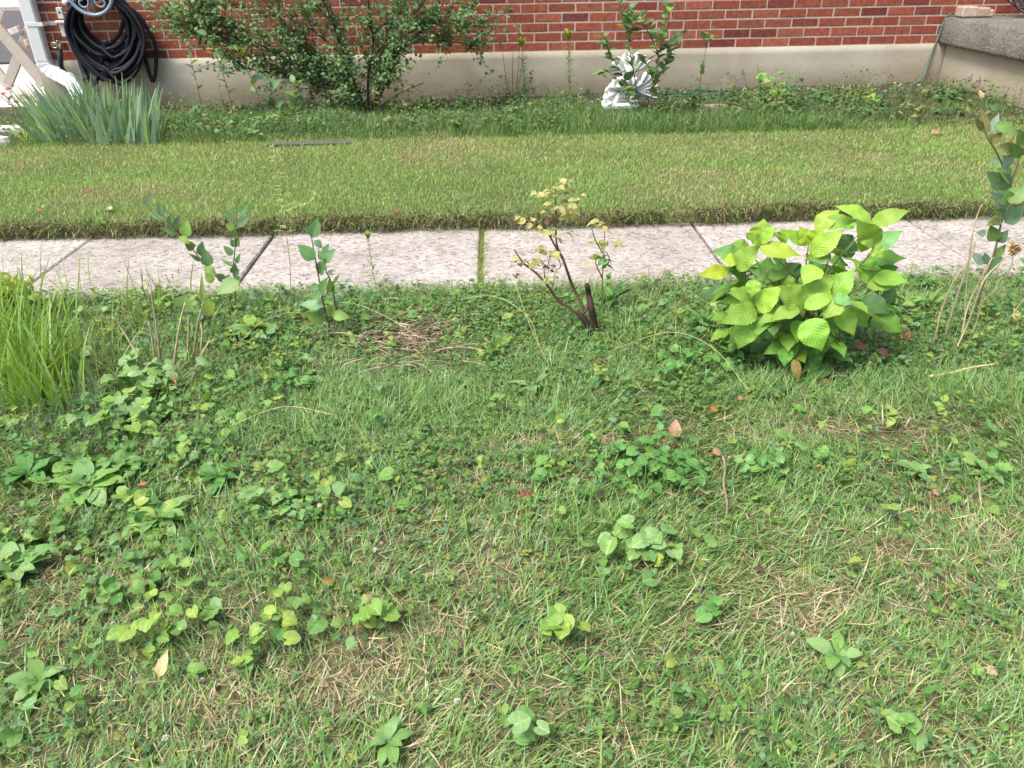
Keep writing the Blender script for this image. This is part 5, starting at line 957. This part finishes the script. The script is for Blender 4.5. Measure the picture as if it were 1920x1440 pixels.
for (px, py, r, a0, a1, dp, rb) in ((1181, 145, .165, radians(35), radians(150), .03, 7), (1161, 166, .092, radians(60), radians(265), .09, 5), (1152, 178, .085, radians(120), radians(300), .06, 4), (1193, 170, .14, radians(-25), radians(75), .05, 6), (1197, 183, .11, radians(-20), radians(120), .02, 5), (1176, 168, .1, radians(20), radians(170), .10, 5), (1172, 194, .10, radians(0), radians(185), .06, 5)):
    b = MB(); shell(b, ow(px, py, .04), r, a0, a1, dp, rb); b.build('shell', PLASTER, orn)

# big shrub in front of the wall
q = at(690, 212); YB = q[1]+.1; sh = thing('shrub', (q[0], YB, q[2]), 'large spreading shrub with small round blue-green leaves against the brick wall', 'shrub')
b = MB(); bl_ = MB(); tips = []
limbs = [[(690, 214), (640, 170), (560, 125), (480, 80), (400, 40), (350, 0)], [(690, 214), (650, 150), (590, 95), (520, 30), (470, -30)], [(688, 212), (655, 130), (630, 60), (600, -20), (590, -80)], [(692, 212), (690, 150), (700, 80), (690, 0), (700, -90)], [(694, 214), (715, 150), (725, 90), (740, 20), (760, -70)], [(696, 212), (735, 130), (745, 70), (790, 10), (830, -50)], [(715, 120), (760, 85), (820, 75), (880, 85)], [(697, 214), (740, 180), (795, 155)], [(740, 110), (800, 50), (870, 20), (915, -10)], [(640, 170), (560, 150), (490, 110), (420, 70), (360, 55)], [(600, 100), (530, 70), (440, 60), (390, 20)], [(725, 95), (770, 60), (830, 40), (890, 50)], [(690, 170), (660, 175), (630, 150), (560, 90)], [(700, 170), (720, 140), (735, 130)], [(660, 120), (560, 40), (440, 10), (380, -30)], [(700, 60), (800, -10), (870, -40)], [(640, 60), (560, -20), (480, -60)], [(685, 214), (640, 190), (600, 165), (575, 140)], [(684, 214), (620, 160), (540, 140), (470, 130), (430, 110)], [(688, 214), (668, 190), (655, 165), (650, 135)], [(560, 120), (450, 75), (380, 50), (338, 40)]]
for k, pts in enumerate(limbs):
    P = stem3(ID, pts, YB, .06, lean=random.uniform(-.35, .12)); r0 = .013 if k < 6 else .008; b.tube(P, np.linspace(r0, .003, len(P)), np.array((.085, .065, .05))*random.uniform(.8, 1.3), 6)
    if k == 7: continue
    for t in range(int(len(P)*2.8)):
        i = random.randint(int(len(P)*.2), len(P)-1); p0 = P[i]; d = nrm(nrm(P[min(i+1, len(P)-1)]-P[i-1])+rng.normal(0, .6, 3)+UP*.25); L_ = random.uniform(.12, .36); d[1] *= .8
        p1 = p0+d*L_; p1[1] = min(p1[1], WY-.05); pm = (p0+p1)/2+rng.normal(0, .012, 3); tw = smoothp([p0, pm, p1], 3); b.tube(tw, np.linspace(.0028, .0012, len(tw)), (.10, .08, .05), 4, cap=False); tips.append(tw)
rngP = []; rngD = []
for tw in tips:
    for k in range(18):
        t = random.random()**.6*(len(tw)-1); i = min(int(t), len(tw)-2); rngP.append(tw[i]+(tw[i+1]-tw[i])*(t-i)+rng.normal(0, .02, 3)); rngD.append(rng.normal(0, 1, 3)+np.array([0, -.3, .3]))
rngP = np.array(rngP); rngP[:, 1] = np.minimum(rngP[:, 1], WY-.03); rngD = np.array(rngD); n_ = len(rngP); s = rng.uniform(.018, .038, n_)
inst(bl_, OVAL, rngP, frames(rngD, nrm(np.stack([rng.normal(0, .5, n_), rng.normal(-.5, .4, n_), np.ones(n_)], -1))), s*.72, s, .5, .2, choose([(.09, .19, .09), (.12, .23, .12), (.06, .14, .06), (.17, .29, .12)], [.3, .3, .15, .25], n_))
b.build('branches', BARK, sh); bl_.build('foliage', LEAF, sh)
